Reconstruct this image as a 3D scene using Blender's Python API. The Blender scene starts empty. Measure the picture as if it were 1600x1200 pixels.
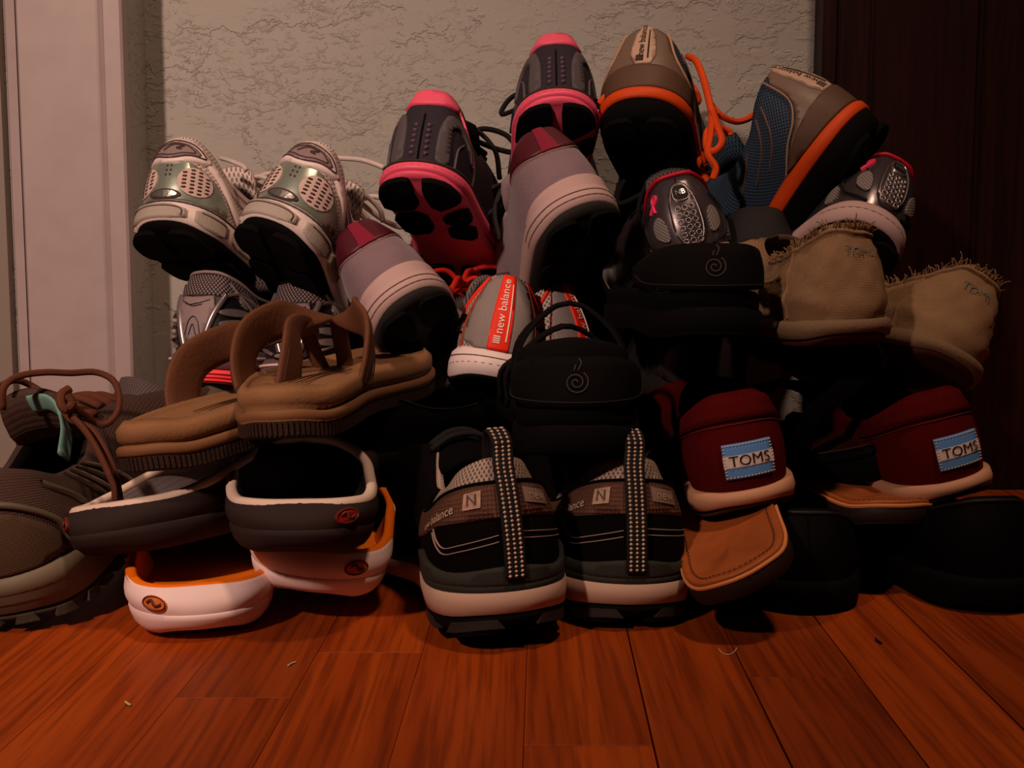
import bpy, bmesh, math, random
import numpy as np
from mathutils import Vector, Matrix
from mathutils.geometry import delaunay_2d_cdt

R = math.radians
random.seed(4)
SC = bpy.context.scene
COL = SC.collection

# ---------------------------------------------------------------- camera, world, light, exposure
cam = bpy.data.objects.new('camera', bpy.data.cameras.new('camera'))
COL.objects.link(cam)
cam.location = (0, 0, .22); cam.rotation_euler = (R(84.0), 0, 0)
cam.data.sensor_width = 36; cam.data.lens = 36 * 1900 / 1600; cam.data.clip_start = .02
SC.camera = cam
wd = bpy.data.worlds.new('world'); SC.world = wd; wd.use_nodes = True
wd.node_tree.nodes['Background'].inputs[0].default_value = (1.0, .72, .55, 1)
wd.node_tree.nodes['Background'].inputs[1].default_value = .004

def lamp(name, loc, target, size, power, color, kind='AREA', spread=180):
    l = bpy.data.lights.new(name, kind); o = bpy.data.objects.new(name, l); COL.objects.link(o)
    o.location = loc; d = Vector(target) - Vector(loc); o.rotation_euler = d.to_track_quat('-Z', 'Y').to_euler()
    l.energy = power; l.color = color
    if kind == 'AREA': l.shape = 'DISK'; l.size = size; l.spread = R(spread)
    else: l.shadow_soft_size = size
    return o
room = lamp('room_lamp', (-.66, -.28, .95), (-.26, 1.05, .16), .04, 120, (1.0, .69, .55), 'SPOT')
room.data.spot_size = R(54); room.data.spot_blend = 1.0
lamp('overhead_fill', (.40, .15, 2.0), (.2, .6, 0), .20, 26, (1.0, .66, .46))  # added overhead fill that brightens the floor, not a known lamp
SC.view_settings.view_transform = 'Standard'; SC.view_settings.look = 'None'
SC.view_settings.gamma = 1; SC.view_settings.use_curve_mapping = False
SC.view_settings.exposure = -0.85

# ---------------------------------------------------------------- materials
MATS = {}
def mat(name, col, rough=.7, metal=0, bump=None, spec=.3, vary=0, vscale=60, col2=None, sheen=0):
    """principled material; bump = (kind, scale, strength) in UV metres; vary mixes col2 by noise"""
    if name in MATS: return MATS[name]
    tone = lambda k: tuple(min(.85, 1.25 * x ** 1.35) for x in k)      # scene reflectances, from the swatches the kinds are written with
    col2 = tone(col2) if col2 else None; col = tone(col)
    m = bpy.data.materials.new(name); m.use_nodes = True; nt = m.node_tree; b = nt.nodes['Principled BSDF']
    b.inputs['Base Color'].default_value = (*col, 1); b.inputs['Roughness'].default_value = rough
    b.inputs['Metallic'].default_value = metal; b.inputs['Specular IOR Level'].default_value = spec
    if sheen: b.inputs['Sheen Weight'].default_value = sheen
    tc = nt.nodes.new('ShaderNodeTexCoord')
    def noise(scale, detail=3):
        n = nt.nodes.new('ShaderNodeTexNoise'); n.inputs['Scale'].default_value = scale; n.inputs['Detail'].default_value = detail
        nt.links.new(tc.outputs['Object'], n.inputs['Vector']); return n
    c2 = col2 or tuple(c * .55 for c in col)
    if vary:
        n = noise(vscale); r = nt.nodes.new('ShaderNodeValToRGB'); r.color_ramp.elements[0].position = .4; r.color_ramp.elements[1].position = .7
        r.color_ramp.elements[0].color = (0, 0, 0, 1); r.color_ramp.elements[1].color = (vary, vary, vary, 1)
        mx = nt.nodes.new('ShaderNodeMixRGB'); mx.inputs[1].default_value = (*col, 1); mx.inputs[2].default_value = (*c2, 1)
        nt.links.new(n.outputs['Fac'], r.inputs[0]); nt.links.new(r.outputs[0], mx.inputs[0]); nt.links.new(mx.outputs[0], b.inputs['Base Color'])
    if bump:
        kind, sc, st = bump
        bp = nt.nodes.new('ShaderNodeBump'); bp.inputs['Strength'].default_value = st; bp.inputs['Distance'].default_value = .001
        if kind == 'weave' or kind == 'holes':
            mp = nt.nodes.new('ShaderNodeMapping'); nt.links.new(tc.outputs['UV'], mp.inputs[0]); mp.inputs['Scale'].default_value = (sc, sc, sc)
            if kind == 'holes': mp.inputs['Rotation'].default_value = (0, 0, R(45))
            w = nt.nodes.new('ShaderNodeTexVoronoi'); w.inputs['Scale'].default_value = 1; w.inputs['Randomness'].default_value = 0 if kind == 'holes' else .15
            nt.links.new(mp.outputs[0], w.inputs['Vector']); src = w.outputs['Distance']
            if kind == 'holes':
                r = nt.nodes.new('ShaderNodeValToRGB'); r.color_ramp.elements[0].position = .26; r.color_ramp.elements[1].position = .38
                r.color_ramp.elements[0].color = (*c2, 1); r.color_ramp.elements[1].color = (*col, 1)
                nt.links.new(src, r.inputs[0]); nt.links.new(r.outputs[0], b.inputs['Base Color'])
        else:
            w = noise(sc, 4); src = w.outputs['Fac']
        nt.links.new(src, bp.inputs['Height']); nt.links.new(bp.outputs[0], b.inputs['Normal'])
    MATS[name] = m
    return m

# ---------------------------------------------------------------- mesh helpers
def mk(name, V, F, m, parent=None, uv=None, smooth=True, label=None):
    me = bpy.data.meshes.new(name); me.from_pydata([tuple(map(float, v)) for v in V], [], [tuple(int(i) for i in f) for f in F])
    if uv is not None:
        ul = me.uv_layers.new(name='UVMap'); idx = np.zeros(len(me.loops), int); me.loops.foreach_get('vertex_index', idx)
        ul.data.foreach_set('uv', np.asarray(uv, float)[idx].ravel())
    if smooth: me.polygons.foreach_set('use_smooth', [True] * len(me.polygons))
    me.materials.append(m); me.update()
    o = bpy.data.objects.new(name, me); COL.objects.link(o)
    if parent is not None: o.parent = parent
    if label: o['label'] = label
    return o

def fix(o):
    bm = bmesh.new(); bm.from_mesh(o.data); bmesh.ops.recalc_face_normals(bm, faces=bm.faces); bm.to_mesh(o.data); bm.free(); return o

def grid_faces(n, m, wrap=False, off=0, flip=False):
    F = []
    for i in range(n if wrap else n - 1):
        for j in range(m - 1):
            a, b = i * m + j, ((i + 1) % n) * m + j
            f = (a + off, b + off, b + 1 + off, a + 1 + off); F.append(f[::-1] if flip else f)
    return F

def join(parts):
    V, F, UV = [], [], []
    for p in parts:
        v, f = p[0], p[1]; o = len(V); V.extend(map(tuple, v)); F.extend(tuple(i + o for i in ff) for ff in f)
        UV.extend(map(tuple, p[2]) if len(p) > 2 else [(x[0], x[2]) for x in v])
    return V, F, UV

def box(x0, x1, y0, y1, z0, z1):
    V = [(x, y, z) for x in (x0, x1) for y in (y0, y1) for z in (z0, z1)]
    return V, [(0, 1, 3, 2), (4, 6, 7, 5), (0, 4, 5, 1), (2, 3, 7, 6), (0, 2, 6, 4), (1, 5, 7, 3)]

def thing(name, label, cat, pose=None, group=None):
    o = bpy.data.objects.new(name, None); COL.objects.link(o); o.empty_display_size = .03
    o['label'] = label; o['category'] = cat
    if group: o['group'] = group
    if pose:
        (x, y, z), (yaw, pitch, roll) = pose
        o.matrix_world = Matrix.Translation((x, y, z)) @ Matrix.Rotation(R(roll), 4, 'Y') @ Matrix.Rotation(R(yaw), 4, 'Z') @ Matrix.Rotation(R(-pitch), 4, 'X')
    return o

def resample(poly, step, closed=True):
    P = np.asarray(poly, float); out = []
    n = len(P)
    for i in range(n if closed else n - 1):
        a, b = P[i], P[(i + 1) % n]; k = max(1, int(math.ceil(np.linalg.norm(b - a) / step)))
        for t in range(k): out.append(a + (b - a) * t / k)
    if not closed: out.append(P[-1])
    return np.array(out)

def rounded(poly, it=2):
    P = np.asarray(poly, float)
    for _ in range(it):
        Q = np.roll(P, -1, 0); P = np.stack([P * .78 + Q * .22, P * .22 + Q * .78], 1).reshape(-1, P.shape[1])
    return P

def ellipse(cx, cy, rx, ry, n=20, rot=0):
    t = np.linspace(0, 2 * np.pi, n, endpoint=False); c, s = math.cos(R(rot)), math.sin(R(rot)); x, y = rx * np.cos(t), ry * np.sin(t)
    return np.stack([cx + x * c - y * s, cy + x * s + y * c], 1)

def inside(poly, pts):
    x, y = pts[:, 0], pts[:, 1]; r = np.zeros(len(pts), bool); n = len(poly)
    for i in range(n):
        (x0, y0), (x1, y1) = poly[i], poly[(i + 1) % n]
        c = ((y0 > y) != (y1 > y)); r ^= c & (x < (x1 - x0) * (y - y0) / ((y1 - y0) or 1e-12) + x0)
    return r

def patch(poly, fmap, d=.0012, step=.004, skirt=-.0015):
    """a raised panel: polygon in surface coordinates wrapped on the surface fmap(u, v, d), with side walls"""
    B = resample(poly, step); lo, hi = B.min(0), B.max(0)
    gx, gy = np.meshgrid(np.arange(lo[0] + step / 2, hi[0], step), np.arange(lo[1] + step / 2, hi[1], step))
    G = np.stack([gx.ravel(), gy.ravel()], 1)
    if len(G):
        G = G[inside(B, G)]
        if len(G):
            G = G[np.min(np.linalg.norm(G[:, None] - B[None], axis=2), 1) > step * .35]
    n = len(B); pts = [Vector(p) for p in B] + [Vector(p) for p in G]
    v2, _, f2, ov, _, _ = delaunay_2d_cdt(pts, [(i, (i + 1) % n) for i in range(n)], [], 0, 1e-7)
    A = np.array([tuple(v) for v in v2])
    F = []
    for f in f2:
        c = A[list(f)].mean(0)[None]
        if inside(B, c)[0]: F.append(tuple(f))
    top = fmap(A[:, 0], A[:, 1], d); bot = fmap(B[:, 0], B[:, 1], skirt)
    inv = {}
    for i, o in enumerate(ov):
        for k in o:
            if k < n: inv[k] = i
    m = len(A); V = np.concatenate([top, bot]); UV = np.concatenate([A, B])
    for i in range(n):
        j = (i + 1) % n
        if i in inv and j in inv: F.append((inv[i], inv[j], m + j, m + i))
    return V, F, UV

def decal(name, polys, fmap, m, parent, d=.0012, step=.004, label=None, skirt=-.0015):
    if np.ndim(polys[0]) == 1: polys = [polys]
    V, F, UV = join([patch(p, fmap, d, step, skirt) for p in polys])
    return fix(mk(name, V, F, m, parent, UV, smooth=len(V) > 60, label=label))

def line_poly(pts, w, closed=False):
    """2D stroke polygon(s) of width w along a polyline"""
    P = np.asarray(pts, float); out = []
    n = len(P)
    T = np.gradient(P, axis=0); T /= np.linalg.norm(T, axis=1, keepdims=True) + 1e-12; N = np.stack([-T[:, 1], T[:, 0]], 1) * w / 2
    return np.concatenate([P + N, (P - N)[::-1]])

def arc(pts, n=24):
    """smooth 2D/3D curve through points"""
    P = np.asarray(pts, float); t = np.linspace(0, 1, len(P)); k = np.linspace(0, 1, n)
    if len(P) < 3: return np.stack([np.interp(k, t, P[:, i]) for i in range(P.shape[1])], 1)
    ext = np.concatenate([[2 * P[0] - P[1]], P, [2 * P[-1] - P[-2]]]); x = k * (len(P) - 1); i = np.clip(x.astype(int), 0, len(P) - 2); f = (x - i)[:, None]
    a, b, c, d = ext[i], ext[i + 1], ext[i + 2], ext[i + 3]
    return .5 * (2 * b + (c - a) * f + (2 * a - 5 * b + 4 * c - d) * f ** 2 + (3 * b - a - 3 * c + d) * f ** 3)

def stroke(pts, w, fmap, d=.0012, n=20, skirt=-.0008, smooth=True):
    """thin raised line laid on a surface"""
    P = arc(pts, n) if smooth else resample(pts, .003, False); T = np.gradient(P, axis=0); T /= np.linalg.norm(T, axis=1, keepdims=True) + 1e-12
    N = np.stack([-T[:, 1], T[:, 0]], 1) * w / 2
    rows = [fmap(*(P + N).T, skirt), fmap(*(P + N * .7).T, d), fmap(*(P - N * .7).T, d), fmap(*(P - N).T, skirt)]
    V = np.stack(rows, 1).reshape(-1, 3)
    return V, grid_faces(len(P), 4), np.repeat(P, 4, 0)

def strokes(name, lines, w, fmap, m, parent, d=.0012, n=20, smooth=True, label=None, skirt=-.0008):
    V, F, UV = join([stroke(l, w, fmap, d, n, skirt, smooth) for l in lines]); return fix(mk(name, V, F, m, parent, UV, label=label))

def sweep(pts, w, h, n=30, seg=8, side=None, power=2.0, closed=False, wfun=None):
    """flattened tube along a curve: width w across `side`, height h"""
    P = arc(pts, n); T = np.gradient(P, axis=0); T /= np.linalg.norm(T, axis=1, keepdims=True) + 1e-12
    if side is None:
        ref = np.array([0, 0, 1.]) if abs(T[0, 2]) < .9 else np.array([1., 0, 0]); A = [np.cross(T[0], ref)]; A[0] /= np.linalg.norm(A[0])
        for t in T[1:]:
            a = A[-1] - t * np.dot(A[-1], t); A.append(a / np.linalg.norm(a))
        A = np.array(A)
    else:
        sd = arc(side, n) if np.ndim(side) == 2 else np.tile(np.asarray(side, float), (n, 1))
        A = sd - T * np.sum(sd * T, 1, keepdims=True); A /= np.linalg.norm(A, axis=1, keepdims=True)
    B = np.cross(T, A); th = np.linspace(0, 2 * np.pi, seg, endpoint=False)
    ws = np.ones(n) * w if wfun is None else np.interp(np.linspace(0, 1, n), *zip(*wfun))
    c, s = np.cos(th), np.sin(th); c = np.sign(c) * abs(c) ** (2 / power); s = np.sign(s) * abs(s) ** (2 / power)
    V = (P[:, None] + A[:, None] * (c[None, :, None] * ws[:, None, None] / 2) + B[:, None] * s[None, :, None] * h / 2).reshape(-1, 3)
    F = []
    for i in range(n - 1):
        for j in range(seg):
            k = (j + 1) % seg; F.append((i * seg + j, i * seg + k, (i + 1) * seg + k, (i + 1) * seg + j))
    F += [tuple(range(seg))[::-1], tuple((n - 1) * seg + j for j in range(seg))]
    L = np.concatenate([[0], np.cumsum(np.linalg.norm(np.diff(P, axis=0), axis=1))])
    UV = np.stack([np.repeat(L, seg), np.tile(th * w / 4, n)], 1)
    return V, F, UV

def cord(name, pts, r, m, parent, n=40, seg=6, label=None):
    V, F, UV = sweep(pts, 2 * r, 2 * r, n, seg); return fix(mk(name, V, F, m, parent, UV, label=label))

def strap(name, pts, w, h, m, parent, side, n=30, label=None, wfun=None, power=2.6):
    V, F, UV = sweep(pts, w, h, n, 12, side, power, wfun=wfun); return fix(mk(name, V, F, m, parent, UV, label=label))

def text_mesh(body, size, bold=False):
    c = bpy.data.curves.new('lettering', 'FONT'); c.body = body; c.size = size; c.align_x = 'CENTER'; c.align_y = 'CENTER'; c.resolution_u = 3
    c.offset = size * .02 if bold else 0
    o = bpy.data.objects.new('lettering', c); COL.objects.link(o)
    me = bpy.data.meshes.new_from_object(o.evaluated_get(bpy.context.evaluated_depsgraph_get()))
    V = np.array([v.co[:2] for v in me.vertices]) if len(me.vertices) else np.zeros((0, 2)); F = [tuple(p.vertices) for p in me.polygons]
    bpy.data.objects.remove(o); bpy.data.curves.remove(c); bpy.data.meshes.remove(me)
    return V, F

def lettering(name, body, size, u, v, rot, fmap, m, parent, d=.0016, stretch=1., label=None, bold=False):
    V, F = text_mesh(body, size, bold)
    V = V * [stretch, 1]; c, s = math.cos(R(rot)), math.sin(R(rot))
    x, y = V[:, 0] * c - V[:, 1] * s + u, V[:, 0] * s + V[:, 1] * c + v
    return mk(name, fmap(x, y, d), F, m, parent, np.stack([x, y], 1), smooth=False, label=label)
# ---------------------------------------------------------------- shoe last: the surface every shoe is laid out on
def sstep(a, b, x):
    t = np.clip((np.asarray(x, float) - a) / (b - a), 0, 1)
    return t * t * (3 - 2 * t)

def smooth_table(tab, x):
    """monotone-ish cubic interpolation of (x, y) pairs"""
    tx = np.array([p[0] for p in tab], float); ty = np.array([p[1] for p in tab], float)
    if len(tx) < 3:
        return np.interp(x, tx, ty)
    d = np.diff(ty) / np.diff(tx)
    m = np.zeros(len(tx)); m[1:-1] = np.where(d[:-1] * d[1:] > 0, (d[:-1] + d[1:]) / 2, 0); m[0] = d[0]; m[-1] = d[-1]
    x = np.clip(np.asarray(x, float), tx[0], tx[-1])
    i = np.clip(np.searchsorted(tx, x) - 1, 0, len(tx) - 2)
    hh = tx[i + 1] - tx[i]; t = (x - tx[i]) / hh
    return ((2*t**3 - 3*t**2 + 1) * ty[i] + (t**3 - 2*t**2 + t) * hh * m[i] + (-2*t**3 + 3*t**2) * ty[i+1] + (t**3 - t**2) * hh * m[i+1])

TOPS = {   # collar line: (a, y, half width, z); a = 0 at the heel, 1 at the front of the throat
 'laced': [(0, .016, 0, .088), (.1, .019, .013, .087), (.2, .032, .022, .081), (.32, .052, .027, .070), (.45, .080, .028, .067),
           (.58, .103, .024, .078), (.7, .125, .018, .088), (.85, .155, .015, .082), (1, .188, 0, .068)],
 'slip':  [(0, .012, 0, .074), (.1, .015, .015, .073), (.2, .026, .024, .068), (.35, .060, .031, .056), (.5, .090, .031, .054),
           (.7, .118, .026, .062), (.85, .135, .016, .068), (1, .142, 0, .070)],
 'clog':  [(0, .008, 0, .044), (.1, .011, .018, .043), (.2, .026, .029, .042), (.35, .060, .035, .045), (.5, .088, .035, .052),
           (.7, .110, .029, .062), (.85, .122, .017, .068), (1, .127, 0, .070)],
 'pump':  [(0, .012, 0, .066), (.1, .015, .015, .065), (.2, .026, .024, .060), (.35, .060, .030, .048), (.5, .100, .031, .044),
           (.7, .145, .028, .046), (.85, .170, .018, .048), (1, .180, 0, .049)],
}

class Last:
    NS, NH = 161, 25
    def __init__(s, L=.28, rh=.033, ww=.031, wb=.046, rt=.05, foot=1, zh=.030, zf=.022, spring=.012, top='laced', ztop=0, wtop=1, bulge=.004, heelbevel=.004, yt=0, cone=1.2, hr=1.25):
        s.hr = hr; s.L, s.rh, s.ww, s.wb, s.rt, s.foot, s.zh, s.zf, s.spring, s.bulge, s.hb = L, rh, ww, wb, rt, foot, zh, zf, spring, bulge, heelbevel
        tab = TOPS[top]; dz = ztop - tab[0][3] if ztop else 0
        s.top = [(a, y * L / .28 + yt * (1 - a) ** 2, x * wtop * rh / .033, z + dz * (1 - .5 * a)) for a, y, x, z in tab]
        S = np.linspace(-1, 1, s.NS); H = np.linspace(0, 1, s.NH)
        bx, by = s.base(S)
        q = np.concatenate([[0], np.cumsum(np.hypot(np.diff(bx), np.diff(by)))]); q -= q[s.NS // 2]
        s.S, s.Q = S, q
        tx, ty = np.gradient(bx), np.gradient(by); l = np.hypot(tx, ty); s.nx, s.ny = ty / l, -tx / l
        if s.nx[s.NS // 2 + 20] < 0: s.nx, s.ny = -s.nx, -s.ny
        s.bx, s.by = bx, by
        A = abs(S)[:, None]; h = H[None, :]
        Ty = smooth_table([(t[0], t[1]) for t in s.top], abs(S)); Tx = np.sign(S) * smooth_table([(t[0], t[2]) for t in s.top], abs(S)) + s.cen(Ty)
        Tz = smooth_table([(t[0], t[3]) for t in s.top], abs(S)); Bz = s.zt(by)
        s.T = np.stack([Tx, Ty, Tz], 1)
        k = sstep(.22, .7, A)
        wz = (1 - k) * h + k * np.sin(h * np.pi / 2); wx = (1 - k) * h ** cone + k * (1 - np.cos(h * np.pi / 2))
        b = s.bulge * np.sin(np.pi * np.clip(h, 0, 1)) * (1 - .6 * k)
        P = np.zeros((s.NS, s.NH, 3))
        P[..., 0] = bx[:, None] + (Tx - bx)[:, None] * wx + s.nx[:, None] * b
        P[..., 1] = by[:, None] + (Ty - by)[:, None] * wx + s.ny[:, None] * b
        P[..., 2] = Bz[:, None] + (Tz - Bz)[:, None] * wz
        s.P = P; s.normals()
        s.Hh = Tz[s.NS // 2] - Bz[s.NS // 2]
    def normals(s):
        du, dv = np.gradient(s.P, axis=0), np.gradient(s.P, axis=1)
        n = np.cross(du, dv); n /= np.linalg.norm(n, axis=-1, keepdims=True) + 1e-12
        if n[s.NS // 2, s.NH // 3, 1] > 0: n = -n
        s.N = n
    def cen(s, y):
        t = np.asarray(y) / s.L
        return -s.foot * (.010 * np.sin(np.pi * np.clip(t, 0, 1)) ** 2 * np.where(t > 0, 1, 0) - .012 * sstep(.6, 1, t))
    def base(s, S):
        a = abs(S); y = s.L * (1 - np.cos(np.pi * a)) / 2; t = y / s.L
        w = smooth_table([(0, s.rh), (.14, s.rh), (.38, s.ww), (.68, s.wb), (.85, s.wb * .9), (1, s.wb * .8)], t)
        r = s.rh * s.hr
        w = w * np.clip(1 - np.clip(1 - y / r, 0, 1) ** 2.3, 0, 1) ** (1 / 2.1) * np.clip(1 - np.clip(1 - (s.L - y) / s.rt, 0, 1) ** 2.2, 0, 1) ** (1 / 2.1)
        return np.sign(S) * w + s.cen(y), y
    def zl(s, y):      # underside of the sole
        t = np.asarray(y) / s.L
        return s.spring * sstep(.68, 1.02, t) ** 1.2 + s.hb * (1 - sstep(0, .10, t)) ** 2
    def zt(s, y):      # top of the sole
        t = np.asarray(y) / s.L
        return s.zh + (s.zf - s.zh) * sstep(.2, .6, t) + s.spring * sstep(.68, 1.02, t)
    def _bil(s, G, q, v):
        u = np.interp(q, s.Q, np.arange(s.NS)); w = np.clip(v, 0, 1) * (s.NH - 1)
        i = np.clip(u.astype(int), 0, s.NS - 2); j = np.clip(w.astype(int), 0, s.NH - 2)
        fu, fw = (u - i)[:, None], (w - j)[:, None]
        return (G[i, j] * (1 - fu) + G[i + 1, j] * fu) * (1 - fw) + (G[i, j + 1] * (1 - fu) + G[i + 1, j + 1] * fu) * fw
    def up(s, q, z, d=0.):        # point on the upper: q metres round from the heel, z metres up at the heel
        q = np.atleast_1d(np.asarray(q, float)); v = np.atleast_1d(np.asarray(z, float)) / s.Hh
        return s._bil(s.P, q, v) + s._bil(s.N, q, v) * np.reshape(np.broadcast_to(d, q.shape), (-1, 1))
    def side(s, q, z, d=0.):      # point on the side wall of the sole, z from its underside (0..1)
        q = np.atleast_1d(np.asarray(q, float)); z = np.atleast_1d(np.asarray(z, float))
        x, y = np.interp(q, s.Q, s.bx), np.interp(q, s.Q, s.by); nx, ny = np.interp(q, s.Q, s.nx), np.interp(q, s.Q, s.ny)
        lo, hi = s.zl(y), s.zt(y)
        return np.stack([x + nx * d, y + ny * d, lo + (hi - lo) * z], 1)
    def under(s, x, y, d=0.):     # point under the sole
        x = np.atleast_1d(np.asarray(x, float)); y = np.atleast_1d(np.asarray(y, float))
        return np.stack([x + s.cen(y), y, s.zl(y) - d], 1)
LASTS = {
 'white':  dict(L=.262, rh=.031, ww=.029, wb=.043, zh=.028, ztop=.089, yt=-.010, wtop=.92),
 'pink':   dict(L=.262, rh=.031, ww=.029, wb=.043, zh=.016, ztop=.086, wtop=.9),
 'maroon': dict(L=.265, rh=.031, ww=.029, wb=.044, zh=.028, ztop=.092),
 'blue':   dict(L=.290, rh=.034, ww=.031, wb=.047, zh=.030, ztop=.096, wtop=1.05),
 'silver': dict(L=.262, rh=.030, ww=.028, wb=.043, zh=.026, ztop=.086, wtop=1.05),
 'coral':  dict(L=.262, rh=.031, ww=.029, wb=.043, zh=.034, ztop=.096),
 'grey':   dict(L=.262, rh=.030, ww=.028, wb=.043, zh=.026, ztop=.086),
 'hiker':  dict(L=.285, rh=.0365, ww=.033, wb=.048, zh=.028, ztop=.097, wtop=.82, spring=.010),
 'red':    dict(L=.250, rh=.030, ww=.028, wb=.042, zh=.012, zf=.011, ztop=.070, top='slip', spring=.006, rt=.045),
 'beige':  dict(L=.255, rh=.033, ww=.030, wb=.044, zh=.012, zf=.011, ztop=.072, wtop=.8, top='slip', spring=.006, rt=.045),
 'clog':   dict(L=.262, rh=.042, ww=.037, wb=.050, zh=.015, zf=.014, ztop=.031, top='clog', spring=.010, rt=.06, bulge=.003),
 'tan':    dict(L=.268, rh=.036, ww=.040, wb=.048, zh=.026, zf=.022, top='clog', spring=.006, rt=.07, hr=2.0),
 'leather':dict(L=.262, rh=.033, ww=.034, wb=.046, zh=.014, zf=.013, top='clog', spring=.004, rt=.06),
 'sandal': dict(L=.262, rh=.036, ww=.034, wb=.046, zh=.028, zf=.022, ztop=.078, top='laced', spring=.008),
 'black':  dict(L=.285, rh=.034, ww=.032, wb=.047, zh=.020, zf=.010, ztop=.062, top='pump', spring=.008, rt=.045),
 'tall_black':  dict(L=.285, rh=.034, ww=.032, wb=.047, zh=.022, zf=.010, ztop=.070, top='pump', spring=.008, rt=.045),
 'olive':  dict(L=.285, rh=.036, ww=.033, wb=.049, zh=.032, ztop=.094),
}
# ---------------------------------------------------------------- shoe parts
def sole(last, name, layers, m, parent, label=None, caps=True, step=2, zf=None):
    S = np.arange(0, last.NS, step); q = last.Q[S]; n = len(S); V = []; UV = []
    for z, off in layers:
        zz = np.full(n, float(z)) if zf is None else zf(q, z)
        V.append(last.side(q, zz, off)); UV.append(np.stack([q, np.full(n, z * last.zh)], 1))
    k = len(layers); V = np.stack(V, 1).reshape(-1, 3); UV = np.stack(UV, 1).reshape(-1, 2)
    F = grid_faces(n, k)
    if caps:
        for j in (0, k - 1):
            for i in range(n // 2):
                F.append((i * k + j, (i + 1) * k + j, (n - 2 - i) * k + j, (n - 1 - i) * k + j))
    return fix(mk(name, V, F, m, parent, UV, label=label))

def shell(last, parent, m_up, m_lin, thick=.004, pad=.004, name='upper', jitter=0, h0=0., lining='lining', insole=None, iz=.005):
    idx = np.arange(0, last.NS, 2); J = np.arange(int(h0 * (last.NH - 1)), last.NH, 2); n = len(idx)
    P = last.P[idx][:, J]; N = last.N[idx][:, J]; k = P.shape[1]
    H = J / (last.NH - 1)
    q = last.Q[idx]; UV = np.stack([np.repeat(q, k + 1), np.tile(np.concatenate([H, [1.03]]) * last.Hh, n)], 1)
    dd = thick + pad * sstep(.6, .95, H)
    I = P - N * dd[None, :, None]
    rim = (P[:, -1] + I[:, -1]) / 2 + np.array([0, 0, .0022])
    V = np.concatenate([P, rim[:, None]], 1).reshape(-1, 3)
    up = fix_out(mk(name, V, grid_faces(n, k + 1), m_up, parent, UV), last)
    V2 = np.concatenate([rim[:, None] - [0, 0, .0001], I[:, ::-1]], 1).reshape(-1, 3); k2 = k + 1
    F2 = grid_faces(n, k2)
    for i in range(n // 2): F2.append((i * k2 + k2 - 1, (i + 1) * k2 + k2 - 1, (n - 2 - i) * k2 + k2 - 1, (n - 1 - i) * k2 + k2 - 1))
    V2 = np.array(V2)
    li = mk(lining, V2, F2, m_lin, parent, UV); 
    if insole:
        V3 = []; ring = last.P[idx][:, 0]; c = np.stack([last.cen(ring[:, 1]), ring[:, 1]], 1)
        a = ring.copy(); a[:, :2] = c + (ring[:, :2] - c) * .9; a[:, 2] += iz
        F3 = [(i, i + 1, n - 2 - i, n - 1 - i) for i in range(n // 2)]
        b = a.copy(); b[:, 2] -= .003; V3 = np.concatenate([a, b]); F3 += [(i, i + 1, n + i + 1, n + i) for i in range(n - 1)]
        mk('insole', V3, F3, insole, parent, V3[:, :2], smooth=False)
    return up

def fix_out(o, last): return o

def tongue(last, parent, m, rise=.022, lean=-.012, a0=.58, name='tongue'):
    T = last.T; n2 = last.NS // 2; A = np.linspace(1, a0, 12); V = []; cols = 9
    def tp(a, sgn):
        i = n2 + sgn * a * n2; j = int(np.clip(math.floor(i), 0, last.NS - 2)); f = i - j; return T[j] * (1 - f) + T[j + 1] * f
    rows = []
    for a in A:
        l, r = tp(a, -1), tp(a, 1); u = np.linspace(-.97, .97, cols)
        row = np.outer(1 - (u + 1) / 2, l) + np.outer((u + 1) / 2, r); row[:, 2] += .006 * (1 - u ** 2) - .001; rows.append(row)
    for t in (.33, .67, 1.0):
        row = rows[11].copy(); row[:, 1] += lean * t; row[:, 2] += rise * t; row[:, 0] = row[:, 0] * (1 - .15 * t ** 3); rows.append(row)
    G = np.array(rows); nr = len(rows); low = G.copy(); low[..., 2] -= .004; low[12:, :, 1] -= .004
    V = np.concatenate([G.reshape(-1, 3), low.reshape(-1, 3)]); o = nr * cols
    F = grid_faces(nr, cols) + grid_faces(nr, cols, off=o, flip=True)
    per = [i * cols for i in range(nr)] + [(nr - 1) * cols + j for j in range(1, cols)] + [i * cols + cols - 1 for i in range(nr - 2, -1, -1)] + [j for j in range(cols - 2, 0, -1)]
    F += [(per[i], per[(i + 1) % len(per)], o + per[(i + 1) % len(per)], o + per[i]) for i in range(len(per))]
    return fix(mk(name, V, F, m, parent, V[:, :2]))

def laces(last, parent, m, r=.0022, bow=None, n=5, flat=1.6):
    T = last.T; n2 = last.NS // 2; parts = []
    def tp(a, sgn):
        i = n2 + sgn * a * n2; j = int(np.clip(math.floor(i), 0, last.NS - 2)); f = i - j; return T[j] * (1 - f) + T[j + 1] * f
    for i, a in enumerate(np.linspace(.66, .95, n)):
        l, rr = tp(a, -1), tp(a, 1); l2 = tp(a - .03, -1) ; e = (rr - l); l = l - e * .12; rr = rr + e * .12
        mid = (l + rr) / 2 + [0, 0, .010]
        parts.append(sweep([l + [0, 0, .001], (l + mid) / 2 + [0, 0, .003], mid, (rr + mid) / 2 + [0, 0, .003], rr + [0, 0, .001]], 2 * r * flat, 2 * r / 1.1, 14, 8, (0, 1, 0)))
    if bow:
        for pts in bow: parts.append(sweep(pts, 2 * r * 1.15, 2 * r, 40, 6))
    V, F, UV = join(parts); return fix(mk('laces', V, F, m, parent, UV))

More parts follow.
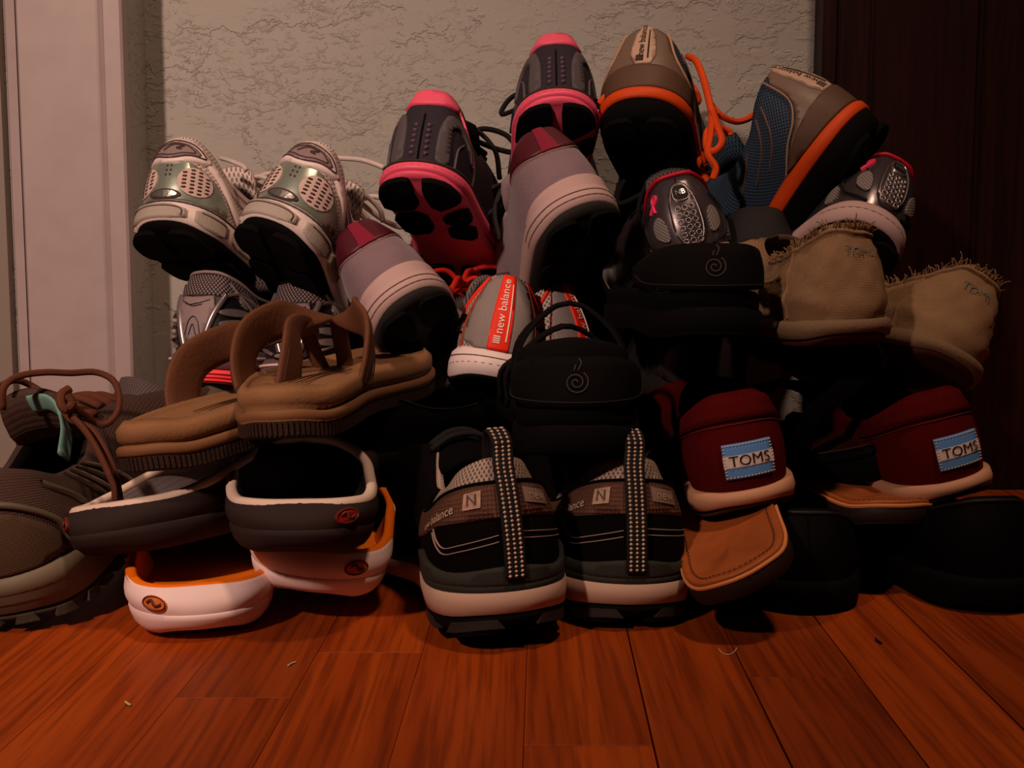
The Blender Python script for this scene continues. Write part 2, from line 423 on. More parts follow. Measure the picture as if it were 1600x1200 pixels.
def default_bow(last, s=1., drop=.03):
    c = last.T[int(last.NS // 2 * 1.66)].copy(); c[0] = last.cen(c[1]); c[2] += .015; x, y, z = c
    P = lambda *a: [(x + s * i, y + j, z + k) for i, j, k in a]
    return [P((0, 0, 0), (.015, .004, .012), (.035, .01, .010), (.045, .012, -.004), (.03, .006, -.006), (.004, 0, .001)),
            P((0, 0, 0), (-.014, .004, .012), (-.034, .01, .008), (-.043, .012, -.008), (-.028, .006, -.008), (-.004, 0, .001)),
            P((0, 0, 0), (.012, -.006, .004), (.030, -.008, -drop * .5), (.036, -.004, -drop * 1.3)),
            P((0, 0, 0), (-.012, -.006, .004), (-.028, -.006, -drop * .5), (-.033, 0, -drop * 1.3))]

def pods(last, polys, m, parent, th=.003, name='tread_pod', step=.008, label=None):
    f = lambda x, y, d: last.under(x, y, d)
    for p in polys: decal(name, p, f, m, parent, d=th, step=step, skirt=-.001, label=label)

RUN_PODS = [rounded(p) for p in (
    [(-.030, .012), (-.022, .003), (-.003, .001), (-.003, .042), (-.031, .040)], [(.003, .001), (.022, .003), (.030, .012), (.031, .040), (.003, .042)],
    [(-.031, .046), (-.004, .048), (-.004, .078), (-.029, .082)], [(.004, .048), (.031, .046), (.029, .082), (.004, .078)],
    [(-.036, .150), (-.003, .146), (-.003, .178), (-.043, .180)], [(.003, .146), (.036, .150), (.043, .180), (.003, .178)],
    [(-.043, .185), (-.003, .183), (-.003, .212), (-.042, .214)], [(.003, .183), (.043, .185), (.042, .214), (.003, .212)],
    [(-.040, .219), (-.003, .217), (-.003, .248), (-.022, .246)], [(.003, .217), (.040, .219), (.022, .246), (.003, .248)])]

def grooves(last, zs, m, parent, q0=-.11, q1=.11, w=.0014, name='groove_line', d=.0046):
    f, fr = SIDE(last)
    P = [stroke(fr([(q, z) for q in np.linspace(q0, q1, 15)]), w, f, d, 60, d - .001) for z in zs]
    V, F, UV = join(P); return fix(mk(name, V, F, m, parent, UV))

def SIDE(last):               # side wall of the sole in metres, and a scaler for polygons given in fractions of its height
    return (lambda u, v, d: last.side(u, np.asarray(v) / last.zh, d)), (lambda poly: [(p[0], p[1] * last.zh) for p in poly])

def mirror(poly): return [(-x, y) for x, y in poly][::-1]

# ---------------------------------------------------------------- colours shared by several shoes
M_BLACKRUB = mat('black_rubber', (.010, .008, .008), .85, spec=.08, bump=('noise', 300, .3))
M_DARK = mat('black_cloth', (.009, .008, .009), .95, spec=.05, bump=('weave', 900, .4))
M_LINING = mat('dark_lining', (.014, .011, .012), .95, spec=.04)
M_GREYMESH = mat('grey_mesh', (.20, .17, .17), .8, bump=('holes', 420, .5), col2=(.07, .05, .055))

def runner_base(last, root, up, lin, mid, out, mid_layers=None, out_top=.30, tongue_m=None, lace_m=None, bow=True, pods_m=None, pod_list=None, insole=None, lace_r=.0022, under_m=None):
    shell(last, root, up, lin, insole=insole)
    sole(last, 'midsole', mid_layers or [(out_top, .001), (out_top + .03, .004), (.62, .0048), (.92, .0036), (1.0, .0018), (1.08, .0005)], mid, root)
    sole(last, 'outsole', [(0, -.003), (.03, -.0005), (out_top * .6, .0025), (out_top, .0026), (out_top + .01, .001)], out, root)
    if pods_m: pods(last, pod_list or RUN_PODS, pods_m, root)
    tongue(last, root, tongue_m or lin)
    if lace_m: laces(last, root, lace_m, lace_r, default_bow(last) if bow is True else bow)

# ---------------------------------------------------------------- the kinds of footwear
def white_runner(root, last):
    W = mat('white_mesh', (.62, .53, .50), .7, bump=('holes', 330, .5), col2=(.28, .21, .20)); Wp = mat('white_synthetic', (.70, .60, .58), .5)
    Sv = mat('silver_green_film', (.42, .46, .40), .28, metal=.65, bump=('noise', 60, .3)); G = mat('warm_grey_foam', (.42, .37, .33), .75, bump=('weave', 700, .4)); Dk = mat('brown_line', (.10, .06, .06), .8)
    runner_base(last, root, W, mat('black_padding', (.02, .016, .017), .9, spec=.05), Wp, M_BLACKRUB, tongue_m=W, lace_m=mat('white_lace', (.62, .54, .52), .9, bump=('weave', 1200, .6)), pods_m=M_BLACKRUB, out_top=.28, bow=default_bow(last, 1, .01))
    U = last.up; h = last.Hh; g = last.foot
    counter = rounded([(-.058, .001), (-.050, .018), (-.032, .030), (-.014, .035), (0, .036), (.014, .035), (.032, .030), (.050, .018), (.058, .001)], 1)
    decal('heel_counter', counter, U, Sv, root, .0016, .005)
    for k, cq in enumerate((-.021, .022)):
        win = ellipse(cq, .0185, .0135, .0120, 18, 8 if k else -8); o = decal('mesh_window', win, U, mat('pink_white_mesh', (.60, .47, .43), .75, bump=('weave', 900, .5)), root, .0024, .005)
        sl = []
        for i, dx in enumerate((-.0085, -.0028, .0028, .0085)):
            for j in range(-3, 4):
                if (dx / .013) ** 2 + (j * .0031 / .0120) ** 2 < .85: sl.append(rounded([(cq + dx - .0016, .0185 + j * .0031 - .0010), (cq + dx + .0016, .0185 + j * .0031 - .0005), (cq + dx + .0016, .0185 + j * .0031 + .0010), (cq + dx - .0016, .0185 + j * .0031 + .0005)], 1))
        decal('slots', sl, U, Dk, o, .0027, .01)
    decal('vent_holes', [ellipse(-.001 + dx, z, .0008, .0010, 8) for dx in (0, .0035) for z in (.022, .026, .030)], U, Dk, root, .0019, .01)
    # badge at the collar
    bd = rounded([(-.036, .040), (-.018, .0355), (0, .0320), (.018, .0355), (.036, .040), (.030, .050), (.014, .0560), (-.014, .0560), (-.030, .050)], 2)
    b = decal('collar_badge', bd, U, Wp, root, .0030, .004)
    ring = lambda s, c=.0445: [(s * x * 1.0, c + (z - c) * s) for x, z in [(-.029, .0425), (-.020, .0505), (0, .0535), (.020, .0505), (.029, .0425), (.015, .0395), (0, .0360), (-.015, .0395), (-.029, .0425)]]
    decal('badge_field', rounded([(p[0], p[1]) for p in ring(.90)[:-1]], 1), U, mat('taupe', (.30, .23, .23), .6), b, .0034, .004)
    strokes('badge_outline', [ring(.98), ring(.66)], .0012, U, Dk, b, .0038, 40)
    strokes('badge_mark', [[(-.009, .0445), (0, .0490), (.010, .0480), (.003, .0455), (.008, .0447)]], .0016, U, Dk, b, .0042, 16)
    lg = decal('oval_logo', ellipse(0, .0058, .0125, .0042, 20), U, Dk, root, .0026, .004)
    decal('oval_inlay', ellipse(0, .0058, .0098, .0028, 20), U, mat('bright_silver', (.7, .66, .6), .2, metal=.9), lg, .0032, .004)
    for s in (1, -1):
        st = decal('side_overlay', line_poly(arc([(s * .020, .050), (s * .046, .034), (s * .066, .014), (s * .085, .001)], 14), .008), U, Wp, root, .0026, .005)
        strokes('stitching', [[(s * .050, .040), (s * .075, .032), (s * .10, .030)], [(s * .060, .050), (s * .085, .045), (s * .11, .045)]], .003, U, Wp, root, .0018)
    # foam blocks
    SD, fr = SIDE(last)
    for a, b2 in ((-.030, .018), (.024, .055), (-.062, -.036), (.062, .095)):
        bl = decal('foam_block', rounded(fr([(a, .34), (b2, .34), (b2, .80), (a, .86)]), 1), SD, G, root, .0066)
        strokes('block_line', [fr([(a + .004, .74), ((a + b2) / 2, .74), (b2 - .005, .70), (b2 - .003, .45)])], .0010, SD, Dk, bl, .0072, 14, skirt=.005)
    strokes('groove_line', [fr([(q, .95) for q in np.linspace(-.09, .10, 12)])], .0012, SD, Dk, root, .0044, 40, skirt=.002)

def pink_runner(root, last):
    Up = mat('charcoal_purple_mesh', (.060, .045, .062), .75, bump=('holes', 500, .4), col2=(.025, .018, .03)); Pk = mat('neon_pink_rubber', (1.0, .15, .24), .5, spec=.4)
    Gr = mat('grey_film', (.13, .11, .12), .6); Bk = M_BLACKRUB
    runner_base(last, root, Up, M_LINING, Pk, Pk, tongue_m=M_DARK, lace_m=mat('black_lace', (.015, .013, .016), .9), pods_m=Bk, out_top=.38, bow=default_bow(last),
        pod_list=[rounded(p, 1) for p in ([(-.032, .016), (-.024, .006), (-.012, .0015), (-.004, .001), (-.003, .040), (-.033, .046)], [(.003, .001), (.012, .0015), (.024, .006), (.031, .016), (.031, .027), (.006, .046)],
           [(-.032, .052), (-.003, .047), (-.003, .080), (-.028, .088)], [(.008, .055), (.033, .036), (.032, .062), (.010, .066)], [(.008, .072), (.031, .068), (.028, .092), (.006, .090)]) ] + RUN_PODS[4:])
    U = last.up; h = last.Hh
    o = decal('heel_tab', rounded([(-.036, h * .86), (-.018, h * .80), (0, h * .78), (.018, h * .80), (.036, h * .86), (.040, h), (-.040, h)], 1), U, Pk, root, .0020, .004, label='bright pink heel tab')
    idx = np.arange(last.NS // 2 - 22, last.NS // 2 + 23, 2); P = last.P[idx, -1]; I = P - last.N[idx, -1] * .0075; top = (P + I) / 2 + [0, 0, .0034]
    V = np.stack([P + last.N[idx, -1] * .002, top, I - last.N[idx, -1] * .001, I - [0, 0, .012]], 1).reshape(-1, 3); mk('collar_cap', V, grid_faces(len(idx), 4), Pk, root, label='bright pink collar edge')
    for s in (-1, 1):
        decal('heel_strip', rounded([(s * x, z) for x, z in [(.013, .001), (.024, .001), (.022, .022), (.023, .036), (.033, .042), (.046, .034), (.052, .020), (.056, .022), (.050, .040), (.036, .049), (.020, .048), (.0135, .034), (.012, .018)]], 1), U, Gr, root, .0020, .004)
        strokes('side_seam', [[(s * .030, .002), (s * .031, .020), (s * .038, .030)], [(s * .062, .002), (s * .064, .020), (s * .060, .040)]], .0016, U, Gr, root, .0014)
    strokes('centre_seam', [[(0, .002), (0, .044)]], .0012, U, Bk, root, .0016, 12)
    decal('raised_dots', [ellipse(dx, z, .0016, .0012, 8) for dx in (-.0052, .0052) for z in (.008, .013, .018, .023, .028, .033)], U, mat('dot_mauve', (.16, .11, .15), .35), root, .0022, .01)
    strokes('pink_piping', [[(.040, h * .97), (.052, .040), (.060, .024)]], .0014, U, Pk, root, .0016)
    sole(last, 'foam_lip', [(1.0, .0015), (1.02, .0035), (1.16, .0030), (1.2, .0005)], mat('dark_brown_foam', (.07, .05, .04), .8), root, caps=False)
    grooves(last, (.66,), mat('deep_pink', (.45, .02, .05), .6), root, w=.0012)

def maroon_trainer(root, last):
    Su = mat('grey_suede', (.27, .195, .22), .95, bump=('noise', 700, .5), vary=.4, vscale=30, sheen=.2); Ma = mat('maroon_leather', (.115, .008, .028), .5, spec=.5); Fo = mat('pale_foam', (.50, .37, .36), .75)
    runner_base(last, root, Su, M_LINING, Fo, mat('dark_outsole', (.03, .022, .02), .8), tongue_m=Su, lace_m=mat('grey_lace', (.12, .10, .11), .9), pods_m=M_BLACKRUB, out_top=.30)
    U = last.up; h = last.Hh
    decal('collar_panel', [(-.06, h * .82), (-.042, h * .76), (-.026, h * .66), (-.014, h * .60), (.014, h * .60), (.026, h * .66), (.042, h * .76), (.06, h * .82), (.06, h), (-.06, h)], U, Ma, root, .0016, .004, label='maroon leather collar panel')
    decal('pull_strip', [(-.007, h * .58), (.007, h * .58), (.006, h), (-.006, h)], U, mat('rose_tape', (.27, .03, .07), .45), root, .0024, .004, label='brighter rose centre strip')
    strokes('stitching', [[(-.06, h * .80), (-.042, h * .74), (-.026, h * .64), (-.014, h * .575), (0, h * .565), (.014, h * .575), (.026, h * .64), (.042, h * .74), (.06, h * .80)]], .0008, U, mat('tan_thread', (.33, .24, .22), .8), root, .0012, 50)
    grooves(last, (.72, .52), mat('shadow_groove', (.16, .10, .09), .9), root, q0=-.06, q1=.09, w=.0016)
    SD, fr = SIDE(last)
    decal('foam_lip', fr([(-.05, .9)]) + arc(fr([(-.05, 1.0), (-.02, 1.25), (.012, 1.32), (.04, 1.18), (.06, .98)]), 20).tolist() + fr([(.06, .9)]), SD, Fo, root, .0030)

def blue_runner(root, last):
    Bl = mat('slate_blue_mesh', (.060, .100, .150), .6, bump=('holes', 380, .7), col2=(.012, .018, .03)); Ta = mat('tan_grey_leather', (.22, .155, .120), .5, bump=('noise', 90, .35), spec=.5)
    Ta2 = mat('brown_leather', (.155, .095, .065), .6, bump=('noise', 90, .4)); Or = mat('orange_foam', (.62, .11, .012), .6); Or2 = mat('orange_lace', (.70, .12, .015), .85, bump=('weave', 1000, .6))
    runner_base(last, root, Bl, M_LINING, Or, M_BLACKRUB, tongue_m=Bl, lace_m=Or2, pods_m=M_BLACKRUB, out_top=.62,
        mid_layers=[(.62, .003), (.66, .0048), (.9, .005), (1.0, .003), (1.06, .0005)], lace_r=.0028, bow=default_bow(last, .6, .02))
    U = last.up; h = last.Hh
    decal('heel_counter', rounded([(-.075, .001), (-.055, .014), (-.036, .022), (-.024, .036), (-.022, h * .995), (.022, h * .995), (.024, .036), (.036, .022), (.055, .014), (.075, .001)], 1), U, Ta, root, .0022, .004)
    decal('lower_counter', rounded([(-.080, .0005), (-.050, .015), (-.02, .021), (.02, .021), (.050, .015), (.080, .0005)], 1), U, Ta2, root, .0034, .004)
    lab = decal('heel_label', rounded([(-.0095, .021), (.0095, .021), (.0085, h * .99), (-.0085, h * .99)], 1), U, mat('pale_peach_label', (.52, .38, .30), .45), root, .0044, .004)
    ink = mat('dark_ink', (.02, .015, .02), .6)
    lettering('brand_lettering', 'new balance', .0078, -.0018, .047, 90, U, ink, lab, .0050, 1.0)
    decal('print_bars', [[(.0030, .026), (.0042, .026), (.0042, .060), (.0030, .060)]] + [[(-.005 + .0, .0232 + i * .0016), (.0005, .0232 + i * .0016), (.0005, .0240 + i * .0016), (-.005, .0240 + i * .0016)] for i in range(4)], U, ink, lab, .0050, .006)
    for s in (-1, 1):
        strokes('stitching', [[(s * .0245, h * .98), (s * .0265, .038), (s * .038, .0245), (s * .057, .016), (s * .076, .003)]], .0012, U, mat('light_stitch', (.45, .30, .20), .8), root, .0030, 30)
        strokes('mesh_seam', [[(s * .045, .058), (s * .060, .036), (s * .085, .020)], [(s * .060, .060), (s * .078, .040), (s * .105, .024)], [(s * .10, .056), (s * .12, .036), (s * .15, .02)]], .0022, U, Ta2, root, .0014)
    decal('toe_overlay', [(.17, .001), (.30, .001), (.30, .03), (.22, .02)], U, Ta2, root, .0016, .008); decal('toe_overlay', [(-.30, .001), (-.17, .001), (-.22, .02), (-.30, .03)], U, Ta2, root, .0016, .008)

def silver_runner(root, last):
    Me = mat('gunmetal_leather', (.14, .115, .125), .26, metal=.55, bump=('noise', 25, .5), spec=.6); Wh = mat('pale_foam', (.50, .37, .36), .75); Rd = mat('crimson_piping', (.50, .012, .05), .5)
    St = mat('light_mesh', (.30, .26, .25), .8, bump=('holes', 500, .5), col2=(.12, .1, .1)); Ho = mat('silver_eyelet', (.42, .37, .37), .32, metal=.8); Bk = mat('black_gloss', (.012, .010, .012), .7)
    runner_base(last, root, Me, M_LINING, Wh, M_BLACKRUB, tongue_m=M_GREYMESH, lace_m=mat('black_lace', (.015, .013, .016), .9), pods_m=M_BLACKRUB, out_top=.20)
    U = last.up; h = last.Hh
    pl = decal('heel_plaque', rounded([(-.0115, .004), (.0115, .004), (.0115, h * .90), (-.0115, h * .90)], 2), U, Me, root, .0024, .004)
    rr = rounded([(-.0098, .006), (.0098, .006), (.0098, h * .87), (-.0098, h * .87)], 2); rr = np.concatenate([rr, rr[:1]])
    strokes('stitching', [rr], .0008, U, Ho, pl, .0030, 60)
    em = decal('emblem', rounded([(-.0062, h * .66), (.0062, h * .66), (.0062, h * .84), (-.0062, h * .84)], 2), U, Bk, pl, .0034, .004)
    lettering('emblem_lettering', 'NB', .0058, 0, h * .75, 0, U, Ho, em, .0040, 1.1)
    sq = rounded([(-.0066, h * .65), (.0066, h * .65), (.0066, h * .85), (-.0066, h * .85)], 2); strokes('emblem_frame', [np.concatenate([sq, sq[:1]])], .0009, U, Ho, pl, .0038, 40)
    for i in range(6):
        for j in (-1, 0, 1):
            cq, cz = j * .0052, .008 + i * .0050
            e = ellipse(cq, cz, .0019, .0019, 10); V, F, UV = stroke(np.concatenate([e, e[:2]]), .0009, U, .0034, 16, .002); mk('eyelet_ring', V, F, Ho, pl, UV)
    for s in (-1, 1):
        decal('mesh_window', rounded([(s * .015, .010), (s * .026, .016), (s * .028, .028), (s * .021, .034), (s * .0155, .024)], 2), U, St, root, .0018, .004)
        decal('side_window', rounded([(s * .040, .004), (s * .055, .006), (s * .052, .020), (s * .042, .024)], 2), U, St, root, .0018, .004)
        strokes('overlay_edge', [[(s * .015, .003), (s * .034, .012), (s * .040, .030), (s * .030, .044)]], .0022, U, Bk, root, .0022)
    strokes('centre_seam', [[(0, h * .9), (0, h)]], .0008, U, Bk, root, .0016, 6)
    idx = np.arange(10, last.NS - 10, 2); P = last.P[idx, -1] + [0, 0, .0018]; V, F, UV = sweep(P, .0034, .0034, 90, 6); fix(mk('collar_piping', V, F, Rd, root, UV, label='crimson collar piping'))
    strokes('ribbon_mark', [[(-.030, .038), (-.026, .044), (-.0225, .049), (-.025, .051), (-.028, .048), (-.024, .037)]], .0012, U, mat('pink_print', (.75, .05, .16), .5), root, .0020)
    grooves(last, (.66,), mat('shadow_groove', (.16, .10, .09), .9), root, q0=-.05, q1=.07, w=.0018)

def coral_runner(root, last):
    Up = mat('black_film', (.025, .018, .022), .4, spec=.5); Sv = mat('satin_silver', (.48, .42, .42), .3, metal=.8); Gy = mat('taupe', (.30, .23, .23), .6); Co = mat('coral_rubber', (.90, .10, .12), .55)
    Pw = mat('white_synthetic', (.70, .60, .58), .5); Ms = mat('dotted_mesh', (.05, .03, .045), .7, bump=('holes', 400, .8), col2=(.32, .25, .24)); Bk = M_BLACKRUB
    L = last
    shell(L, root, Up, M_LINING)
    sole(L, 'midsole', [(.60, .002), (.63, .0045), (.92, .0045), (1.0, .002), (1.05, .0005)], mat('plum_foam', (.20, .13, .14), .6), root)
    sole(L, 'wave_plate', [(.24, .001), (.27, .006), (.56, .006), (.60, .002)], Co, root, label='coral pink sole layer')
    sole(L, 'outsole', [(0, -.002), (.04, .001), (.20, .003), (.24, .001)], Bk, root); pods(L, RUN_PODS, Bk, root)
    tongue(L, root, M_GREYMESH); laces(L, root, mat('grey_lace', (.12, .10, .11), .9), .0022, default_bow(L))
    SD, fr = SIDE(L)
    strokes('coral_ridge', [fr([(q, z) for q in np.linspace(-.10, .10, 15)]) for z in (.32, .41, .50)], .0016, SD, Co, root, .0075, 60, skirt=.004)
    strokes('white_edge', [fr([(q, .88) for q in np.linspace(-.09, .12, 14)])], .0026, SD, Pw, root, .0056, 50, skirt=.003)
    U = L.up; h = L.Hh
    decal('collar_mesh', [(-.07, h * .80), (-.028, h * .74), (0, h * .72), (.028, h * .74), (.07, h * .80), (.07, h * .985), (-.07, h * .985)], U, Ms, root, .0014, .004)
    idx = np.arange(8, L.NS - 8, 2); P = L.P[idx, -1] + [0, 0, .0015]; V, F, UV = sweep(P, .003, .003, 90, 6); fix(mk('collar_piping', V, F, Gy, root, UV))
    v = decal('heel_panel', rounded([(-.019, h * .72), (0, h * .69), (.019, h * .72), (.004, .006), (-.004, .006)], 1), U, Gy, root, .0020, .004)
    strokes('panel_outline', [[(-.014, h * .66), (-.006, h * .60), (.004, h * .62), (.012, h * .66)], [(-.010, h * .63), (-.002, h * .58), (.006, h * .60)], [(-.006, .014), (-.004, .024), (0, .028), (.004, .024), (.006, .014)], [(-.003, .014), (0, .022), (.003, .014)]], .0008, U, Up, v, .0026)
    for s in (-1, 1):
        strokes('silver_rail', [[(s * .024, h * .74), (s * .014, h * .45), (s * .006, .001)]], .0048, U, Sv, root, .0032)
        strokes('silver_edge', [[(s * .030, h * .92), (s * .050, .036), (s * .040, .016), (s * .014, .004)], [(s * .026, h * .74), (s * .040, .050), (s * .070, .046)]], .0022, U, Sv, root, .0030, 30)
        for i in range(3):
            decal('silver_oval', ellipse(s * .031, .015 + i * .0088, .0125, .0030, 18, s * 6), U, Sv, root, .0034, .004)
        decal('side_mesh', rounded([(s * .040, .038), (s * .062, .042), (s * .060, .058), (s * .036, .052)], 1), U, M_GREYMESH, root, .0018, .004)
    lg = decal('oval_logo', ellipse(0, .0035, .013, .0032, 18), U, Up, root, .0040, .004); decal('oval_inlay', ellipse(0, .0035, .0105, .0019, 18), U, Gy, lg, .0046, .004)

def grey_trainer(root, last):
    Re = mat('signal_red', (.80, .055, .018), .55); Wt = mat('white_ink', (.75, .68, .62), .6); Sl = mat('grey_satin_mesh', (.30, .255, .245), .5, bump=('weave', 700, .5)); Fo = mat('white_synthetic', (.70, .60, .58), .5)
    runner_base(last, root, mat('pale_dotted_mesh', (.46, .40, .37), .6, bump=('holes', 320, .7), col2=(.13, .10, .10)), Re, Fo, M_BLACKRUB, tongue_m=M_GREYMESH, lace_m=mat('red_lace', (.6, .04, .02), .9), out_top=.15)
    U = last.up; h = last.Hh
    decal('heel_counter', rounded([(-.030, .001), (-.026, .03), (-.019, h * .99), (.019, h * .99), (.026, .03), (.030, .001)], 1), U, Sl, root, .0018, .004)
    lab = decal('heel_label', [(-.0075, .001), (.0075, .001), (.0072, h * .99), (-.0072, h * .99)], U, Re, root, .0026, .004, label='red label with white lettering')
    lettering('brand_lettering', 'new balance', .0086, -.0012, .0345, 90, U, Wt, lab, .0032, 1.0)
    decal('print_bars', [[(.0042, .008), (.0050, .008), (.0050, .052), (.0042, .052)]] + [[(-.0042, .0062 + i * .0015), (.0005, .0062 + i * .0015), (.0005, .0070 + i * .0015), (-.0042, .0070 + i * .0015)] for i in range(4)], U, Wt, lab, .0032, .008)
    for s in (-1, 1):
        strokes('stitching', [[(s * .0315, .002), (s * .0275, .03), (s * .0205, h * .96)]], .0011, U, mat('rust_thread', (.35, .08, .04), .8), root, .0022, 24)
        strokes('side_seam', [[(s * .030, .026), (s * .042, .030), (s * .052, .024)], [(s * .031, .012), (s * .042, .015), (s * .052, .010)]], .0020, U, M_DARK, root, .0014)
        strokes('red_edge', [[(s * .022, h * .97), (s * .038, .044), (s * .058, .022), (s * .075, .002)]], .0035, U, Re, root, .0020, 26)
    grooves(last, (.78, .55), mat('shadow_groove', (.16, .10, .09), .9), root, q0=-.05, q1=.05, w=.001)

def hiker(root, last):
    Bk = mat('black_nubuck', (.010, .006, .005), .9, spec=.06, bump=('noise', 500, .4)); Br = mat('brown_ripstop', (.150, .075, .048), .75, bump=('weave', 420, 1.0), vary=.3); Be = mat('beige_air_mesh', (.42, .34, .29), .8, bump=('holes', 330, .8), col2=(.16, .11, .09))
    Gg = mat('olive_grey_foam', (.050, .048, .040), .8, bump=('noise', 500, .3)); Fo = mat('tan_white_foam', (.50, .36, .29), .75); Th = mat('tan_thread', (.33, .24, .22), .8); Wb = mat('dark_webbing', (.020, .014, .018), .9, bump=('weave', 900, .6)); Dt = mat('pale_webbing_dot', (.60, .47, .36), .7)
    L = last; shell(L, root, Be, M_LINING, pad=.007)
    sole(L, 'midsole', [(.34, .001), (.37, .0046), (.60, .0056), (.86, .0056), (.90, .003)], Fo, root, label='pale tan foam band')
    sole(L, 'outsole', [(0, -.004), (.04, -.001), (.16, .003), (.30, .004), (.34, .002)], M_BLACKRUB, root)
    SD, fr = SIDE(L)
    for a in (-.085, -.040, .012, .052):
        decal('tread_lug', fr([(a, .02), (a + .034, .02), (a + .030, .24), (a + .004, .24)]), SD, mat('lug_grey', (.045, .038, .036), .6), root, .0036)
    pods(L, RUN_PODS, M_BLACKRUB, root, name='sole_lug')
    U = L.up; h = L.Hh
    foam_top = [(-.105, .012), (-.085, .016), (-.060, .012), (-.035, .0075), (0, .011), (.030, .0075), (.055, .014), (.075, .018), (.105, .014)]
    decal('heel_rand', [(-.105, -.0)] + arc(foam_top, 40).tolist() + [(.105, 0)], U, Gg, root, .0050, .005)
    sole(L, 'rand_lip', [(.84, .004), (.88, .0052), (1.0, .0052), (1.06, .004)], Gg, root, caps=False)
    for s in (-1, 1): decal('vamp_overlay', [(s * .115, .0005), (s * .32, .0005), (s * .32, h * .99), (s * .115, h * .99)], U, Bk, root, .0022, .008)
    decal('heel_panel', [(-.12, .0), (.12, .0), (.12, .032), (.05, .0365), (0, .039), (-.05, .0365), (-.12, .022)], U, Bk, root, .0024, .005)
    decal('collar_band', [(-.12, .020), (-.05, .0345), (0, .037), (.05, .0345), (.12, .027), (.12, .046), (.05, .0530), (.02, .0550), (0, .0555), (-.02, .0550), (-.05, .0530), (-.12, .044)], U, Br, root, .0034, .005)
    strokes('collar_edge', [[(-.11, .044), (-.05, .0532), (0, .0555), (.05, .0532), (.11, .046)]], .0018, U, Bk, root, .0046, 50)
    for dz in (0, .0035):
        strokes('stitching', [[(-.007, .0275 - dz), (-.028, .0232 - dz), (-.040, .0215 - dz), (-.048, .026 - dz), (-.056, .0345 - dz)], [(.007, .0285 - dz), (.030, .0265 - dz), (.048, .0255 - dz)]], .00075, U, Th, root, .0032, 30)
    tag_m = mat('worn_patch', (.46, .33, .26), .8, vary=.5, vscale=300, col2=(.2, .13, .1)); ink = mat('patch_ink', (.13, .08, .07), .8)
    t1 = decal('logo_patch', [(-.027, .0415), (-.0165, .0425), (-.0165, .0515), (-.027, .0505)], U, tag_m, root, .0044, .004); lettering('emblem_lettering', 'N', .0085, -.0217, .0465, 4, U, ink, t1, .0050)
    w1 = lettering('side_lettering', 'new balance', .0078, -.052, .0385, 14, U, mat('silver_thread', (.50, .40, .33), .6), root, .0046, 1.0)
    t2 = decal('logo_patch', [(.012, .0435), (.030, .0410), (.030, .0490), (.012, .0515)], U, mat('grey_patch', (.26, .19, .16), .8), root, .0044, .004); lettering('emblem_lettering', 'new', .0075, .021, .0463, -6, U, tag_m, t2, .0050)
    # webbing pull loop
    P = [U(0, z, .0062)[0] for z in np.linspace(.004, h * .90, 7)]; top = L.P[L.NS // 2, -1]
    P += [top + [.001, -.0050, .004], top + [.001, -.004, .010], top + [0, .003, .0155], top + [0, .010, .011], top + [0, .012, .002], top + [0, .010, -.010]]
    P = np.array(P); w = strap('pull_loop', P, .0125, .0020, Wb, root, (1, 0, 0), 44, label='dark webbing pull loop with pale dots')
    C = arc(P, 60)[:52]; T = np.gradient(C, axis=0); T /= np.linalg.norm(T, axis=1, keepdims=True); N = np.cross(T, [1, 0, 0]); N *= np.sign(-N[5, 1]) ; V = []; F = []
    Ld = np.concatenate([[0], np.cumsum(np.linalg.norm(np.diff(C, axis=0), axis=1))])
    parts = []
    for s in np.arange(.002, Ld[-1], .0025):
        c = np.array([np.interp(s, Ld, C[:, i]) for i in range(3)]); n = np.array([np.interp(s, Ld, N[:, i]) for i in range(3)]); t = np.array([np.interp(s, Ld, T[:, i]) for i in range(3)])
        for x in (-.0036, 0, .0036):
            o = c + n * .0009 + [x, 0, 0]; e = np.array([1, 0, 0])
            a = np.array([o + e * .0011, o + t * .0010, o - e * .0011, o - t * .0010, o + n * .0008]); parts.append((a, [(0, 1, 4), (1, 2, 4), (2, 3, 4), (3, 0, 4)]))
    V, F, _ = join(parts); dts = mk('webbing_dots', V, F, Dt, w, smooth=False); dts['kind'] = 'stuff'
    tongue(L, root, M_DARK, rise=.002); laces(L, root, mat('black_lace', (.015, .013, .016), .9), .0022, None)

def slip_on(root, last, up, so, col_m, kind):
    L = last; U = L.up; h = L.Hh
    if kind == 'beige':       # crumpled canvas
        rs = np.random.RandomState(3 + L.foot); A = np.linspace(0, 1, L.NH)[None, :]; qq = L.Q[:, None]
        w = (np.sin(qq * 190 + A * 9 + L.foot) * np.sin(A * 13 + qq * 60) * .0016 + np.sin(qq * 330 - A * 17) * .0006) * np.sin(np.pi * A) ** .6 + .0022 * np.exp(-((A - .12 - .3 * np.abs(qq) / .1) / .07) ** 2)
        L.P = L.P + L.N * w[..., None]; L.normals()
    shell(L, root, up, col_m, thick=.0022, pad=0, insole=mat('canvas_insole', (.25, .17, .11), .9))
    sole(L, 'sole', [(-.0, .0), (.05, .0035), (.5, .0048), (.95, .0040), (1.05, .0015)], so, root)
    g = L.foot

